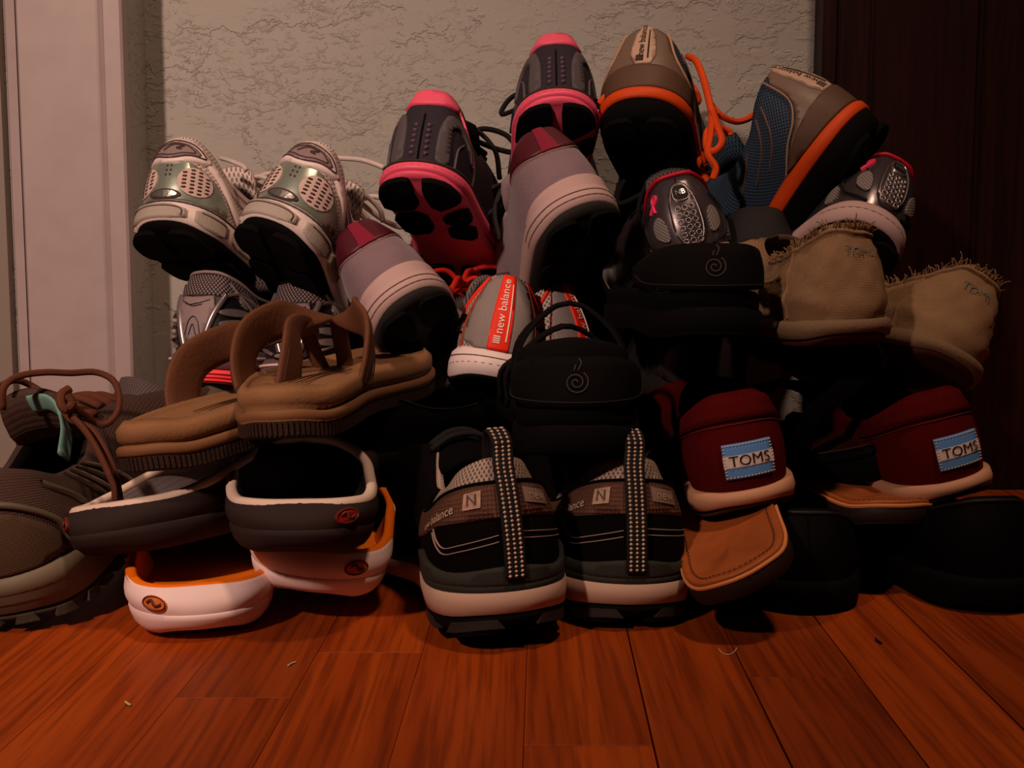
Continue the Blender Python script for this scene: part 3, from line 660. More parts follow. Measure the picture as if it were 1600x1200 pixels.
def red_slip_on(root, last):
    Ca = mat('wine_red_canvas', (.165, .016, .016), .95, bump=('weave', 1300, .9), vary=.35, vscale=25, spec=.05); So = mat('tan_rubber_rim', (.55, .33, .22), .6)
    L = last; slip_on(root, L, Ca, So, M_LINING, 'red'); U = L.up; h = L.Hh
    sole(L, 'outsole', [(-.35, -.002), (-.3, .001), (.02, .001)], mat('brown_outsole', (.09, .045, .03), .8), root)
    decal('collar_fold', [(-.09, h * .70)] + arc([(-.05, h * .72), (0, h * .74), (.05, h * .71)], 20).tolist() + [(.09, h * .68), (.09, h * .985), (-.09, h * .985)], U, Ca, root, .0020, .005)
    strokes('stitching', [[(-.085, h * .66), (-.05, h * .685), (0, h * .70), (.05, h * .675), (.085, h * .64)]], .0007, U, mat('red_thread', (.22, .03, .03), .8), root, .0010, 50)
    c = .002 * L.foot + .004; W, H = .0148, .0106; zc = h * .36 - .002
    R0 = [(c - W, zc - H), (c + W, zc - H), (c + W, zc + H), (c - W, zc + H)]
    lab = decal('cloth_label', R0, U, mat('label_blue', (.16, .33, .60), .7, bump=('weave', 1500, .3)), root, .0018, .004, label='blue and white cloth label')
    decal('white_stripe', [(c - W, zc - H * .34), (c + W, zc - H * .34), (c + W, zc + H * .34), (c - W, zc + H * .34)], U, mat('label_white', (.66, .56, .52), .7), lab, .0022, .004)
    lettering('label_lettering', 'TOMS', .0088, c, zc, 0, U, mat('label_ink', (.02, .015, .02), .7), lab, .0027, 1.0)
    lp = [(c - W * .94, zc - H * .9), (c + W * .94, zc - H * .9), (c + W * .94, zc + H * .9), (c - W * .94, zc + H * .9)]
    D = [rect_at(p, .0011, .0006) for p in resample(lp, .0021)]; decal('label_stitches', D, U, mat('pale_thread', (.55, .50, .48), .8), lab, .0024, .01)

def rect_at(p, a, b): return [(p[0] - a / 2, p[1] - b / 2), (p[0] + a / 2, p[1] - b / 2), (p[0] + a / 2, p[1] + b / 2), (p[0] - a / 2, p[1] + b / 2)]

def beige_slip_on(root, last):
    Ca = mat('oat_canvas', (.36, .245, .155), .95, bump=('weave', 1000, .7), vary=.35, vscale=45, col2=(.24, .15, .09), spec=.08); So = mat('sand_rubber', (.24, .165, .105), .8, bump=('noise', 300, .4))
    L = last; slip_on(root, L, Ca, So, mat('oat_lining', (.17, .11, .07), .95), 'beige'); U = L.up; h = L.Hh
    sole(L, 'outsole', [(-.40, -.003), (-.3, .0005), (.02, .001)], mat('red_brown_outsole', (.085, .022, .014), .75), root)
    Fr = mat('frayed_thread', (.30, .19, .11), .95); rs = np.random.RandomState(8 + L.foot); parts = []
    for i in range(230):          # loose threads along the torn collar
        q = rs.uniform(-.14, .14); p = U(q, h, .0)[0]; n = L._bil(L.N, np.array([q]), np.array([1.]))[0]; dv = np.array([rs.normal(0, .0025), rs.normal(0, .0025), rs.uniform(.0005, .0030) * (1 if rs.rand() < .93 else 2.2)]) + n * rs.uniform(-.001, .004)
        P = np.array([p - [0, 0, .003] + n * .0012, p + dv * .5 + n * .0008, p + dv]); parts.append(sweep(P, .0009, .0009, 5, 3))
    V, F, UV = join(parts); fr = mk('frayed_edge', V, F, Fr, root); fr['kind'] = 'stuff'
    strokes('hem_fold', [[(q, h * (.93 - .02 * math.sin(q * 90))) for q in np.linspace(-.14, .14, 24)]], .0024, U, Ca, root, .0020, 90)
    Tq = mat('faded_teal_thread', (.19, .20, .17), .8)
    lettering('embroidery', 'TOMS', .0072, .006 if L.foot < 0 else -.004, h * .72, -4, U, Tq, root, .0012, 1.35)
    strokes('side_seam', [[(-.052, .002), (-.056, h * .5), (-.060, h * .96)], [(.052, .002), (.056, h * .5), (.060, h * .96)]], .0016, U, Fr, root, .0014)

def clog(root, last, shell_m, in_m, rim_m, logo_m, rim_r=.0028, foot_m=None):
    L = last; U = L.up; h = L.Hh
    shell(L, root, shell_m, in_m, thick=.007, pad=-.001, insole=foot_m or in_m, iz=.007)
    sole(L, 'outsole', [(0, -.014), (.06, -.009), (.2, -.0045), (.45, -.0015), (.75, .0004), (1.0, .0012), (1.12, 0)], shell_m, root)
    idx = np.arange(0, L.NS, 2); P = L.P[idx, -1] - L.N[idx, -1] * .0030 + [0, 0, .0005]; V, F, UV = sweep(P, .0075, rim_r * 2, 120, 8, side=None)
    fix(mk('rim', V, F, rim_m, root, UV, label='rim round the foot opening'))
    q = .026 * L.foot; zc = h * .50
    o = decal('oval_logo', ellipse(q, zc, .0076, .0042, 20, 6 * L.foot), U, logo_m, root, .0010, .004)
    Dk = mat('logo_dark', tuple(c * .35 for c in (.45, .12, .05)), .6)  # darker tone for the logo's ring and mark
    e = ellipse(q, zc, .0068, .0035, 20, 6 * L.foot); strokes('logo_ring', [np.concatenate([e, e[:1]])], .0008, U, Dk, o, .0016, 40)
    strokes('logo_mark', [[(q - .004, zc + .0005), (q - .001, zc + .0018), (q + .001, zc - .001), (q + .0045, zc - .0002)]], .0016, U, Dk, o, .0018, 16)
    for i, (x, y) in enumerate([(-.02, .19), (0, .20), (.02, .19), (-.012, .215), (.012, .215)]): pass

def orange_clog(root, last):
    clog(root, last, mat('white_eva', (.74, .60, .58), .6), mat('orange_liner', (.95, .24, .012), .6), mat('orange_rim', (.90, .22, .01), .5), mat('logo_amber', (.60, .20, .05), .5), .0022)
def slate_clog(root, last):
    clog(root, last, mat('slate_eva', (.060, .042, .040), .8, spec=.1), mat('slate_liner', (.24, .20, .20), .8, bump=('weave', 500, .5)), mat('cream_rim', (.62, .50, .43), .6), mat('logo_red', (.26, .025, .02), .4), .0030, foot_m=mat('cream_footbed', (.60, .47, .42), .8) if last.foot < 0 else None)

def slab(L, name, z0, z1, off, m, parent, label=None, edge=.002, dish=0.):
    """closed slab between heights z0..z1 above the ground line, following the last outline"""
    idx = np.arange(0, L.NS, 2); n = len(idx); x, y = L.bx[idx], L.by[idx]; nx, ny = L.nx[idx], L.ny[idx]; c = L.cen(y); base = L.zl(y) + arch(L, y)
    rows = []
    for z, o in ((z0, off - edge), (z0 + edge, off), (z1 - edge, off), (z1, off - edge)): rows.append(np.stack([x + nx * o, y + ny * o, base + z], 1))
    for s, dz in ((.86, -dish * .6), (.6, -dish), (.3, -dish), (0, -dish)): rows.append(np.stack([c + (x - c) * s, y * 1.0 + (L.L / 2 - y) * (1 - s) * .25 * (1 if s < 1 else 0), base + z1 + dz], 1))
    k = len(rows); V = np.stack(rows, 1).reshape(-1, 3); F = grid_faces(n, k)
    for i in range(n // 2): F.append((i * k, (i + 1) * k, (n - 2 - i) * k, (n - 1 - i) * k))
    return fix(mk(name, V, F, m, parent, V[:, :2], label=label))

def arch(L, y): t = np.asarray(y) / L.L; return .003 * np.exp(-((t - .30) / .22) ** 2)

def flip_flop(root, last):
    Tn = mat('tan_footbed', (.29, .165, .085), .8, bump=('noise', 400, .3), vary=.25, vscale=30); Md = mat('tan_midsole', (.235, .125, .06), .7); Ot = mat('dark_brown_tread', (.055, .026, .015), .85, bump=('noise', 500, .6)); St = mat('brown_nubuck', (.165, .072, .035), .75, bump=('noise', 300, .4)); StL = mat('strap_lining', (.10, .05, .028), .9); Th = mat('dark_seam', (.09, .04, .02), .8)
    L = last
    slab(L, 'footbed', .014, .030, .000, Tn, root, edge=.005, dish=.0045); slab(L, 'midsole', .009, .0155, .0018, Md, root, edge=.0015); slab(L, 'outsole', .000, .0100, .0000, Ot, root, edge=.001)
    # ribs round the tread
    parts = []
    for q in np.arange(-.30, .30, .0030):
        x, y, nx, ny = [float(np.interp(q, L.Q, a)) for a in (L.bx, L.by, L.nx, L.ny)]; z = float(L.zl(y) + arch(L, y)); t = np.array([-ny, nx, 0]) * .0009; n = np.array([nx, ny, 0])
        p = np.array([x, y, z]); a = [p - t, p + t, p + t + n * .0010, p - t + n * .0010]; V = [v + [0, 0, .0012] for v in a] + [v + [0, 0, .0085] for v in a]
        parts.append((V, [(0, 1, 2, 3), (7, 6, 5, 4), (2, 3, 7, 6), (3, 0, 4, 7), (1, 2, 6, 5)]))
    V, F, _ = join(parts); rb = mk('tread_ribs', V, F, Ot, root, smooth=False); rb['kind'] = 'stuff'
    c = float(L.cen(.185)); zb = .028
    post = np.array([c - .006 * L.foot, .195, zb]); 
    apex = post + [0, -.010, .020]
    for s in (-1, 1):
        x0 = float(L.cen(.105)) + s * .037
        P = [(x0, .088, zb - .008), (x0 + s * .004, .094, zb + .012), (x0 + s * .001, .108, zb + .029), (x0 * .66 + apex[0] * .34, .135, zb + .037), (x0 * .3 + apex[0] * .7, .165, zb + .036), tuple(apex + [s * .002, .000, .012])]
        sd = [(0, 1, 0.1), (-s * .1, 1, 0), (-s * .3, 1, -.2), (-s * .5, 1, -.3), (-s * .7, .8, -.3), (-s * .9, .3, -.2)]
        o = strap('strap', P, .030, .0055, St, root, sd, 26, wfun=[(0, .034), (.5, .028), (1, .014)])
        C = arc(P, 26); sdd = arc(sd, 26); sdd /= np.linalg.norm(sdd, axis=1, keepdims=True)
        for e in (-.38, .38):
            w = np.interp(np.linspace(0, 1, 26), (0, .5, 1), (.034, .028, .014)); T = np.gradient(C, axis=0); T /= np.linalg.norm(T, axis=1, keepdims=True); A = sdd - T * np.sum(sdd * T, 1, keepdims=True); B = np.cross(T, A); B *= np.sign(B[:, [0]] * s + 1e-9)
            V, F, UV = sweep(C + A * (w * e)[:, None] + B * .0030, .0009, .0009, 26, 5); fix(mk('seam', V, F, Th, o, UV))
    strap('toe_post', [tuple(apex + [0, 0, .012]), tuple(apex + [0, .006, -.004]), tuple(post + [0, .002, .004]), tuple(post + [0, .002, -.004])], .012, .006, St, root, (1, 0, 0), 14)
    for a in (-.006, 0, .006): 
        P = [(c + a, y, float(L.zl(y) + arch(L, y)) + .0262) for y in np.linspace(.06, .17, 8)]
        V, F, UV = sweep(P, .0012, .0006, 20, 5); fix(mk('footbed_line', V, F, Th, root, UV))

def leather_sandal(root, last):
    Le = mat('tan_leather', (.40, .135, .035), .55, bump=('noise', 120, .4), vary=.45, vscale=28, col2=(.22, .07, .02), spec=.5); Ed = mat('dark_stack', (.040, .020, .014), .6); Rm = mat('raw_leather_edge', (.58, .27, .11), .6); Th = mat('dark_seam', (.09, .04, .02), .8)
    L = last; slab(L, 'outsole', 0, .0115, .0, Ed, root, edge=.001); slab(L, 'leather_edge', .0108, .0128, .0006, Rm, root, edge=.0004); slab(L, 'footbed', .012, .0150, -.0012, Le, root, edge=.0008, dish=.001)
    parts = []
    for q in np.arange(-.28, .28, .0042):
        x, y, nx, ny = [float(np.interp(q, L.Q, a)) for a in (L.bx, L.by, L.nx, L.ny)]; z = float(L.zl(y) + arch(L, y)) + .0152; p = np.array([x - nx * .0065, y - ny * .0065, z]); t = np.array([-ny, nx, 0]) * .0013; n = np.array([nx, ny, 0]) * .0004
        parts.append(([p - t - n, p + t - n, p + t + n, p - t + n, p + [0, 0, .0004]], [(0, 1, 4), (1, 2, 4), (2, 3, 4), (3, 0, 4)]))
    V, F, _ = join(parts); o = mk('stitching', V, F, Th, root, smooth=False); o['kind'] = 'stuff'
    for s, y0, y1 in ((1, .10, .17), (-1, .10, .17)):
        x0 = .036 * s; P = [(x0, y0, .010), (x0 * 1.05, y0 + .01, .035), (x0 * .5, y0 + .05, .055), (-x0 * .7, y1 + .01, .030), (-x0 * .95, y1 + .015, .010)]
        strap('crossed_strap', P, .020, .003, Ed, root, (0, 1, 0), 26)

def swirl(u, z, s): return [(u + s * math.cos(t) * (.15 + t / 9), z + s * math.sin(t) * (.15 + t / 9) * .95) for t in np.linspace(0, 13.5, 40)]

def low_sandal(root, last): black_sandal(root, last, False)

def black_sandal(root, last, high=True):
    L = last; Bk = mat('black_neoprene', (.014, .011, .011), .85, bump=('noise', 300, .3), spec=.08); Em = mat('grey_print', (.085, .068, .060), .7); U = L.up; h = L.Hh
    slab(L, 'footbed', .016, .028, .001, mat('black_eva', (.010, .009, .010), .85, spec=.06), root, edge=.002, dish=.003); slab(L, 'outsole', 0, .017, .003, M_BLACKRUB, root, edge=.002)
    hp = decal('heel_strap', rounded([(-.090, h * .20), (-.04, h * .08), (.04, h * .08), (.090, h * .20), (.095, h * .54), (.04, h * .64), (-.04, h * .64), (-.095, h * .54)], 1), U, Bk, root, .0030, .005, skirt=-.003)
    strokes('swirl_logo', [swirl(0, h * .36, .0042)], .0010, U, Em, hp, .0036, 80)
    strokes('logo_flame', [[(.001, h * .36 + .0065), (.003, h * .36 + .0105), (.0015, h * .36 + .013)], [(-.0012, h * .36 + .0065), (-.0002, h * .36 + .0095)]], .0010, U, Em, hp, .0036, 8)
    strokes('stitching', [[(-.078, h * .34), (-.04, h * .16), (.04, h * .16), (.078, h * .34)]], .0008, U, mat('dim_thread', (.04, .035, .035), .8), hp, .0036, 40)
    if not high: strap('instep_strap', [(-.040, .115, .018), (-.038, .120, .035), (0, .125, .052), (.038, .120, .035), (.040, .115, .018)], .028, .0035, Bk, root, (0, 1, 0), 26); return
    for s in (-1, 1):
        strap('side_strap', [(s * .034, .05, .02), (s * .036, .060, .045), (s * .030, .075, .068), (s * .012, .085, .085), (0, .088, .089)], .018, .0035, Bk, root, [(0, 1, .2), (0, 1, .2), (s * .2, 1, 0), (0, 1, 0), (0, 1, 0)], 24)
    strap('ankle_strap', [(-.030, .052, h * 1.0), (-.029, .030, h * 1.15), (0, .018, h * 1.28), (.029, .030, h * 1.15), (.030, .052, h * 1.0)], .015, .004, Bk, root, [(-.2, 0, 1), (0, .2, 1), (0, .2, 1), (0, .2, 1), (.2, 0, 1)], 30)
    strap('instep_strap', [(-.040, .115, .018), (-.038, .120, .045), (0, .125, .072), (.038, .120, .045), (.040, .115, .018)], .028, .0035, Bk, root, (0, 1, 0), 26)
    strap('toe_strap', [(-.046, .185, .016), (-.042, .185, .040), (0, .188, .055), (.042, .185, .040), (.046, .185, .016)], .030, .0035, Bk, root, (0, 1, 0), 26)

def black_pump(root, last, m=None):
    L = last; Bk = m or mat('black_leather', (.008, .006, .006), .7, spec=.06, bump=('noise', 200, .2)); shell(L, root, Bk, M_LINING, thick=.003, pad=.001, insole=M_LINING)
    sole(L, 'outsole', [(0, -.001), (.06, .002), (.8, .0032), (1.0, .0012)], M_BLACKRUB, root)
    U = L.up; h = L.Hh
    strokes('collar_binding', [[(q, h * .97) for q in np.linspace(-.2, .2, 30)]], .0024, U, mat('black_binding', (.014, .012, .013), .6), root, .0012, 90)
    strokes('back_seam', [[(0, .002), (0, h * .95)]], .0016, U, M_DARK, root, .0010, 10)

def buckled_sandal(root, last):
    L = last; Br = mat('oxblood_footbed', (.060, .017, .012), .35, bump=('noise', 90, .3), spec=.5); Bk = mat('black_leather', (.008, .006, .006), .7, spec=.06, bump=('noise', 200, .2)); Th = mat('dim_tan_thread', (.10, .065, .045), .8)
    slab(L, 'outsole', 0, .020, .002, M_BLACKRUB, root, edge=.002); slab(L, 'footbed', .019, .024, -.004, Br, root, edge=.001, dish=.002)
    V = []; idx = np.arange(0, L.NS, 2); x, y = L.bx[idx] - L.nx[idx] * .002, L.by[idx] - L.ny[idx] * .002; P = np.stack([x, y, L.zl(y) + arch(L, y) + .022], 1)
    V, F, UV = sweep(P, .009, .007, 120, 8); fix(mk('raised_rim', V, F, Bk, root, UV))
    x, y = L.bx[idx] - L.nx[idx] * .008, L.by[idx] - L.ny[idx] * .008; P = np.stack([x, y, L.zl(y) + arch(L, y) + .0244], 1); V, F, UV = sweep(P, .0009, .0007, 120, 5); fix(mk('stitching', V, F, Th, root, UV))
    Ch = mat('dull_chrome', (.5, .46, .44), .25, metal=.95)
    for y0 in (.10, .165):
        b = strap('instep_strap', [(-.042, y0, .012), (-.040, y0 + .005, .045), (0, y0 + .01, .070), (.040, y0 + .005, .045), (.044, y0, .012)], .026, .0035, Bk, root, (0, 1, 0), 26)
        fr = [(a * .011, y0 + .008 + c * .014, .074 - abs(a) * .004) for a, c in ((-1, -1), (1, -1), (1, 1), (-1, 1), (-1, -1))]
        V, F, UV = sweep(resample(fr, .004, False), .0022, .0022, 40, 6); fix(mk('buckle', V, F, Ch, b, UV, label='small chrome buckle'))
    strap('heel_strap', [(-.036, .075, .03), (-.034, .045, .06), (-.02, .012, .072), (0, .002, .074), (.02, .012, .072), (.034, .045, .06), (.036, .075, .03)], .014, .003, Bk, root, (0, .2, 1), 30)

def black_mule(root, last):
    L = last; Bk = mat('black_leather', (.008, .006, .006), .7, spec=.06, bump=('noise', 200, .2)); U = L.up; h = L.Hh
    shell(L, root, Bk, M_LINING, thick=.004, pad=.002, insole=mat('brown_insole', (.05, .02, .014), .5))
    sole(L, 'outsole', [(0, -.002), (.06, .002), (.85, .0038), (1.0, .0018), (1.05, .0005)], M_BLACKRUB, root)
    strokes('welt_stitching', [[(q, .003) for q in np.linspace(-.24, .24, 40)]], .0010, U, mat('dim_tan_thread', (.10, .065, .045), .8), root, .0014, 120)
    b = strap('buckle_strap', [U(-.13, .02, .002)[0], U(-.13, .05, .004)[0], (0, .125, h + .040), U(.13, .05, .004)[0], U(.13, .02, .002)[0]], .014, .003, Bk, root, (0, 1, 0), 24)
    z = h + .042; fr = [(x + .018, y + .125, z - .004) for x, y in ((-.009, -.009), (.009, -.009), (.009, .009), (-.009, .009), (-.009, -.009))]
    V, F, UV = sweep(np.array(resample(fr, .004, False)), .0022, .0022, 40, 6); fix(mk('buckle', V, F, mat('dull_chrome', (.5, .46, .44), .25, metal=.95), root, UV, label='small chrome buckle'))

def olive_runner(root, last):
    L = last; Br = mat('brown_mesh', (.105, .062, .048), .85, bump=('weave', 600, .8), vary=.3); Ov = mat('olive_grey_overlay', (.145, .118, .085), .55, bump=('noise', 100, .3)); Ol = mat('taupe_foam', (.21, .175, .125), .6, bump=('noise', 80, .2))
    Tq = mat('aqua_lining', (.20, .33, .30), .8); Lc = mat('brown_lace', (.15, .055, .028), .85, bump=('weave', 900, .6)); U = L.up; h = L.Hh
    shell(L, root, Br, mat('black_padding', (.02, .016, .017), .9, spec=.05), pad=.006)
    sole(L, 'midsole', [(.22, .001), (.26, .005), (.44, .004), (.48, .006), (.66, .0045), (.70, .006), (.94, .004), (1.04, .0005)], Ol, root); sole(L, 'outsole', [(0, -.003), (.04, .001), (.18, .004), (.22, .002)], mat('worn_olive_rubber', (.09, .075, .055), .8), root)
    SD, fr = SIDE(L)
    for i in range(16):
        q = -.15 + i * .02; decal('tread_lug', fr([(q, .0), (q + .012, .0), (q + .010, .18), (q + .002, .18)]), SD, mat('worn_olive_rubber', (.09, .075, .055), .8), root, .0058)
    decal('heel_counter', rounded([(-.06, .0005), (-.052, .022), (-.025, .036), (0, .040), (.025, .036), (.045, .022), (.052, .0005)], 2), U, mat('brown_counter', (.105, .065, .035), .8, bump=('weave', 800, .6)), root, .0020, .005)
    strokes('counter_piping', [[(-.064, .001), (-.056, .024), (-.027, .0395), (0, .0435), (.027, .0395), (.049, .024), (.056, .001)]], .0045, U, Ov, root, .0030, 50)
    for s in (-1, 1):
        strokes('side_overlay', [[(s * .05, .052), (s * .075, .040), (s * .09, .018), (s * .10, .001)], [(s * .095, .062), (s * .105, .040), (s * .115, .018), (s * .12, .001)], [(s * .12, .062), (s * .128, .040), (s * .136, .018), (s * .14, .001)]], .005, U, Ov, root, .0024, 30)
        strokes('silver_piping', [[(s * .108, .062), (s * .116, .040), (s * .126, .018)], [(s * .134, .062), (s * .142, .040), (s * .15, .018)]], .0018, U, mat('pale_piping', (.34, .30, .25), .5), root, .0030, 30)
    decal('toe_overlay', [(.17, .001), (.31, .001), (.31, .03), (.22, .024)], U, Ov, root, .0018, .008)
    tongue(L, root, Br, rise=.034, lean=-.012)
    T = L.T[int(L.NS // 2 * 1.58)]; n2 = L.NS // 2
    idx = np.arange(n2 + 44, n2 + 60, 2)
    tg = strap('tongue_lining', [(-.006, .090, .111), (.006, .090, .111), (.014, .088, .104), (.019, .082, .092), (.021, .070, .080)], .013, .003, Tq, root, [(0, -.3, 1)] * 5, 30, label='aqua tongue lining')
    laces(L, root, Lc, .0026, None)
    return Lc

def dull_runner(root, last, tone=(.035, .028, .030), sole_c=(.03, .025, .025), lace=(.02, .016, .018), accent=None):
    nm = 'dull_%02d_%02d' % (int(tone[0] * 100), int(sole_c[0] * 100))
    Up = mat(nm + '_mesh', tone, .75, bump=('holes', 420, .6), col2=tuple(c * .4 for c in tone)); Ac = mat(nm + '_overlay', accent or tuple(c * 1.4 for c in tone), .4)
    runner_base(last, root, Up, M_LINING, mat(nm + '_foam', sole_c, .75), M_BLACKRUB, tongue_m=Up, lace_m=mat(nm + '_lace', lace, .9), pods_m=M_BLACKRUB)
    U = last.up; h = last.Hh
    decal('heel_counter', rounded([(-.06, .001), (-.04, .026), (-.014, .040), (.014, .040), (.04, .026), (.06, .001)], 1), U, Ac, root, .0018, .005)
    for s in (-1, 1):
        strokes('side_overlay', [[(s * .06, .052), (s * .085, .030), (s * .10, .001)], [(s * .10, .062), (s * .12, .030), (s * .135, .001)], [(s * .13, .062), (s * .155, .030), (s * .17, .001)], [(s * .16, .055), (s * .19, .030), (s * .205, .001)]], .006, U, Ac, root, .002, 20)
    decal('toe_overlay', [(.20, .001), (.31, .001), (.31, .03), (.24, .024)], U, Ac, root, .0018, .008); decal('toe_overlay', [(-.31, .001), (-.20, .001), (-.24, .024), (-.31, .03)], U, Ac, root, .0018, .008)


def labelled_runner(root, last): dull_runner(root, last, tone=(.16, .12, .12), sole_c=(.5, .42, .4), accent=(.62, .54, .52))
# ---------------------------------------------------------------- the setting
def struct(name, V, F, m, uv=None, parent=None, kind=True, smooth=False):
    o = mk(name, V, F, m, parent, uv, smooth)
    if kind and parent is None: o['kind'] = 'structure'
    return fix(o)

def plaster_mat():
    m = bpy.data.materials.new('skip_trowel_plaster'); m.use_nodes = True; nt = m.node_tree; b = nt.nodes['Principled BSDF']
    b.inputs['Roughness'].default_value = .55; b.inputs['Specular IOR Level'].default_value = .35
    N = nt.nodes.new; L = nt.links.new
    tc = N('ShaderNodeTexCoord')
    mp = N('ShaderNodeMapping'); mp.inputs['Scale'].default_value = (1, 1, 1.5); L(tc.outputs['Object'], mp.inputs[0])
    def noise(sc, det, dist=0, rough=.55):
        n = N('ShaderNodeTexNoise'); n.inputs['Scale'].default_value = sc; n.inputs['Detail'].default_value = det; n.inputs['Distortion'].default_value = dist; n.inputs['Roughness'].default_value = rough
        L(mp.outputs[0], n.inputs['Vector']); return n
    def ramp(src, a, bb):
        r = N('ShaderNodeValToRGB'); r.color_ramp.elements[0].position = a; r.color_ramp.elements[1].position = bb; L(src, r.inputs[0]); return r.outputs[0]
    def math_(op, x, y):
        k = N('ShaderNodeMath'); k.operation = op
        for i, v in enumerate((x, y)):
            if isinstance(v, (int, float)): k.inputs[i].default_value = v
            else: L(v, k.inputs[i])
        return k.outputs[0]
    big = ramp(noise(5.5, 7, .3, .62).outputs['Fac'], .500, .508)
    big2 = ramp(noise(15, 6, .4, .65).outputs['Fac'], .600, .612)
    mask = ramp(noise(9, 2).outputs['Fac'], .42, .60)
    fine = ramp(noise(95, 5, .5, .6).outputs['Fac'], .52, .62)
    mid = noise(30, 4).outputs['Fac']
    h = math_('ADD', math_('MULTIPLY', big, .55), math_('MULTIPLY', big2, .45))
    h = math_('ADD', h, math_('MULTIPLY', math_('MULTIPLY', fine, mask), .36)); h = math_('ADD', h, math_('MULTIPLY', mid, .35))
    bp = N('ShaderNodeBump'); bp.inputs['Strength'].default_value = .85; bp.inputs['Distance'].default_value = .0016; L(h, bp.inputs['Height']); L(bp.outputs[0], b.inputs['Normal'])
    mx = N('ShaderNodeMixRGB'); mx.inputs[1].default_value = (.390, .360, .330, 1); mx.inputs[2].default_value = (.350, .325, .290, 1); L(noise(5, 3).outputs['Fac'], mx.inputs[0]); L(mx.outputs[0], b.inputs['Base Color'])
    return m

def wood_mat(name, c1, c2, rough=.35, scale=1., axis='Y', rand=True, coat=.0, cath=False):
    m = bpy.data.materials.new(name); m.use_nodes = True; nt = m.node_tree; b = nt.nodes['Principled BSDF']; N = nt.nodes.new; L = nt.links.new
    b.inputs['Specular IOR Level'].default_value = .22; b.inputs['Roughness'].default_value = rough; b.inputs['Coat Weight'].default_value = coat; b.inputs['Coat Roughness'].default_value = .3
    tc = N('ShaderNodeTexCoord'); oi = N('ShaderNodeObjectInfo'); mp = N('ShaderNodeMapping'); add = N('ShaderNodeVectorMath'); add.operation = 'ADD'
    vm = N('ShaderNodeVectorMath'); vm.operation = 'SCALE'; cb = N('ShaderNodeCombineXYZ')
    for i in range(3): L(oi.outputs['Random'], cb.inputs[i])
    L(cb.outputs[0], vm.inputs[0]); vm.inputs['Scale'].default_value = 7.0 if rand else 0
    L(tc.outputs['Object'], add.inputs[0]); L(vm.outputs[0], add.inputs[1]); L(add.outputs[0], mp.inputs[0])
    s = {'Y': (1, .035, 1), 'Z': (1, 1, .06)}[axis]; mp.inputs['Scale'].default_value = tuple(k * scale for k in s)
    n1 = N('ShaderNodeTexNoise'); n1.inputs['Scale'].default_value = 34 if not cath else 9; n1.inputs['Detail'].default_value = 5; n1.inputs['Distortion'].default_value = 1.2; L(mp.outputs[0], n1.inputs['Vector'])
    n2 = N('ShaderNodeTexNoise'); n2.inputs['Scale'].default_value = 260; n2.inputs['Detail'].default_value = 3; L(mp.outputs[0], n2.inputs['Vector'])
    r = N('ShaderNodeValToRGB'); r.color_ramp.elements[0].position = .28; r.color_ramp.elements[1].position = .72; r.color_ramp.elements[0].color = (*c1, 1); r.color_ramp.elements[1].color = (*c2, 1)
    L(n1.outputs['Fac'], r.inputs[0])
    r2 = N('ShaderNodeValToRGB'); r2.color_ramp.elements[0].position = .35; r2.color_ramp.elements[1].position = .55; r2.color_ramp.elements[0].color = (.62, .58, .55, 1); r2.color_ramp.elements[1].color = (1, 1, 1, 1); L(n2.outputs['Fac'], r2.inputs[0])
    mu = N('ShaderNodeMixRGB'); mu.blend_type = 'MULTIPLY'; mu.inputs[0].default_value = 1; L(r.outputs[0], mu.inputs[1]); L(r2.outputs[0], mu.inputs[2])
    col = mu.outputs[0]
    if rand:
        mr = N('ShaderNodeMapRange'); L(oi.outputs['Random'], mr.inputs[0]); mr.inputs[3].default_value = .76; mr.inputs[4].default_value = 1.14
        m2 = N('ShaderNodeVectorMath'); m2.operation = 'SCALE'; L(col, m2.inputs[0]); L(mr.outputs[0], m2.inputs['Scale']); col = m2.outputs[0]
    L(col, b.inputs['Base Color'])
    bp = N('ShaderNodeBump'); bp.inputs['Strength'].default_value = .25; bp.inputs['Distance'].default_value = .0006; L(n2.outputs['Fac'], bp.inputs['Height']); L(bp.outputs[0], b.inputs['Normal'])
    return m

WALL_Y = 1.175
PLASTER = plaster_mat()
V, F = box(-1.6, 1.4, WALL_Y, WALL_Y + .1, 0, 2.2); struct('wall_back', V, F, PLASTER)

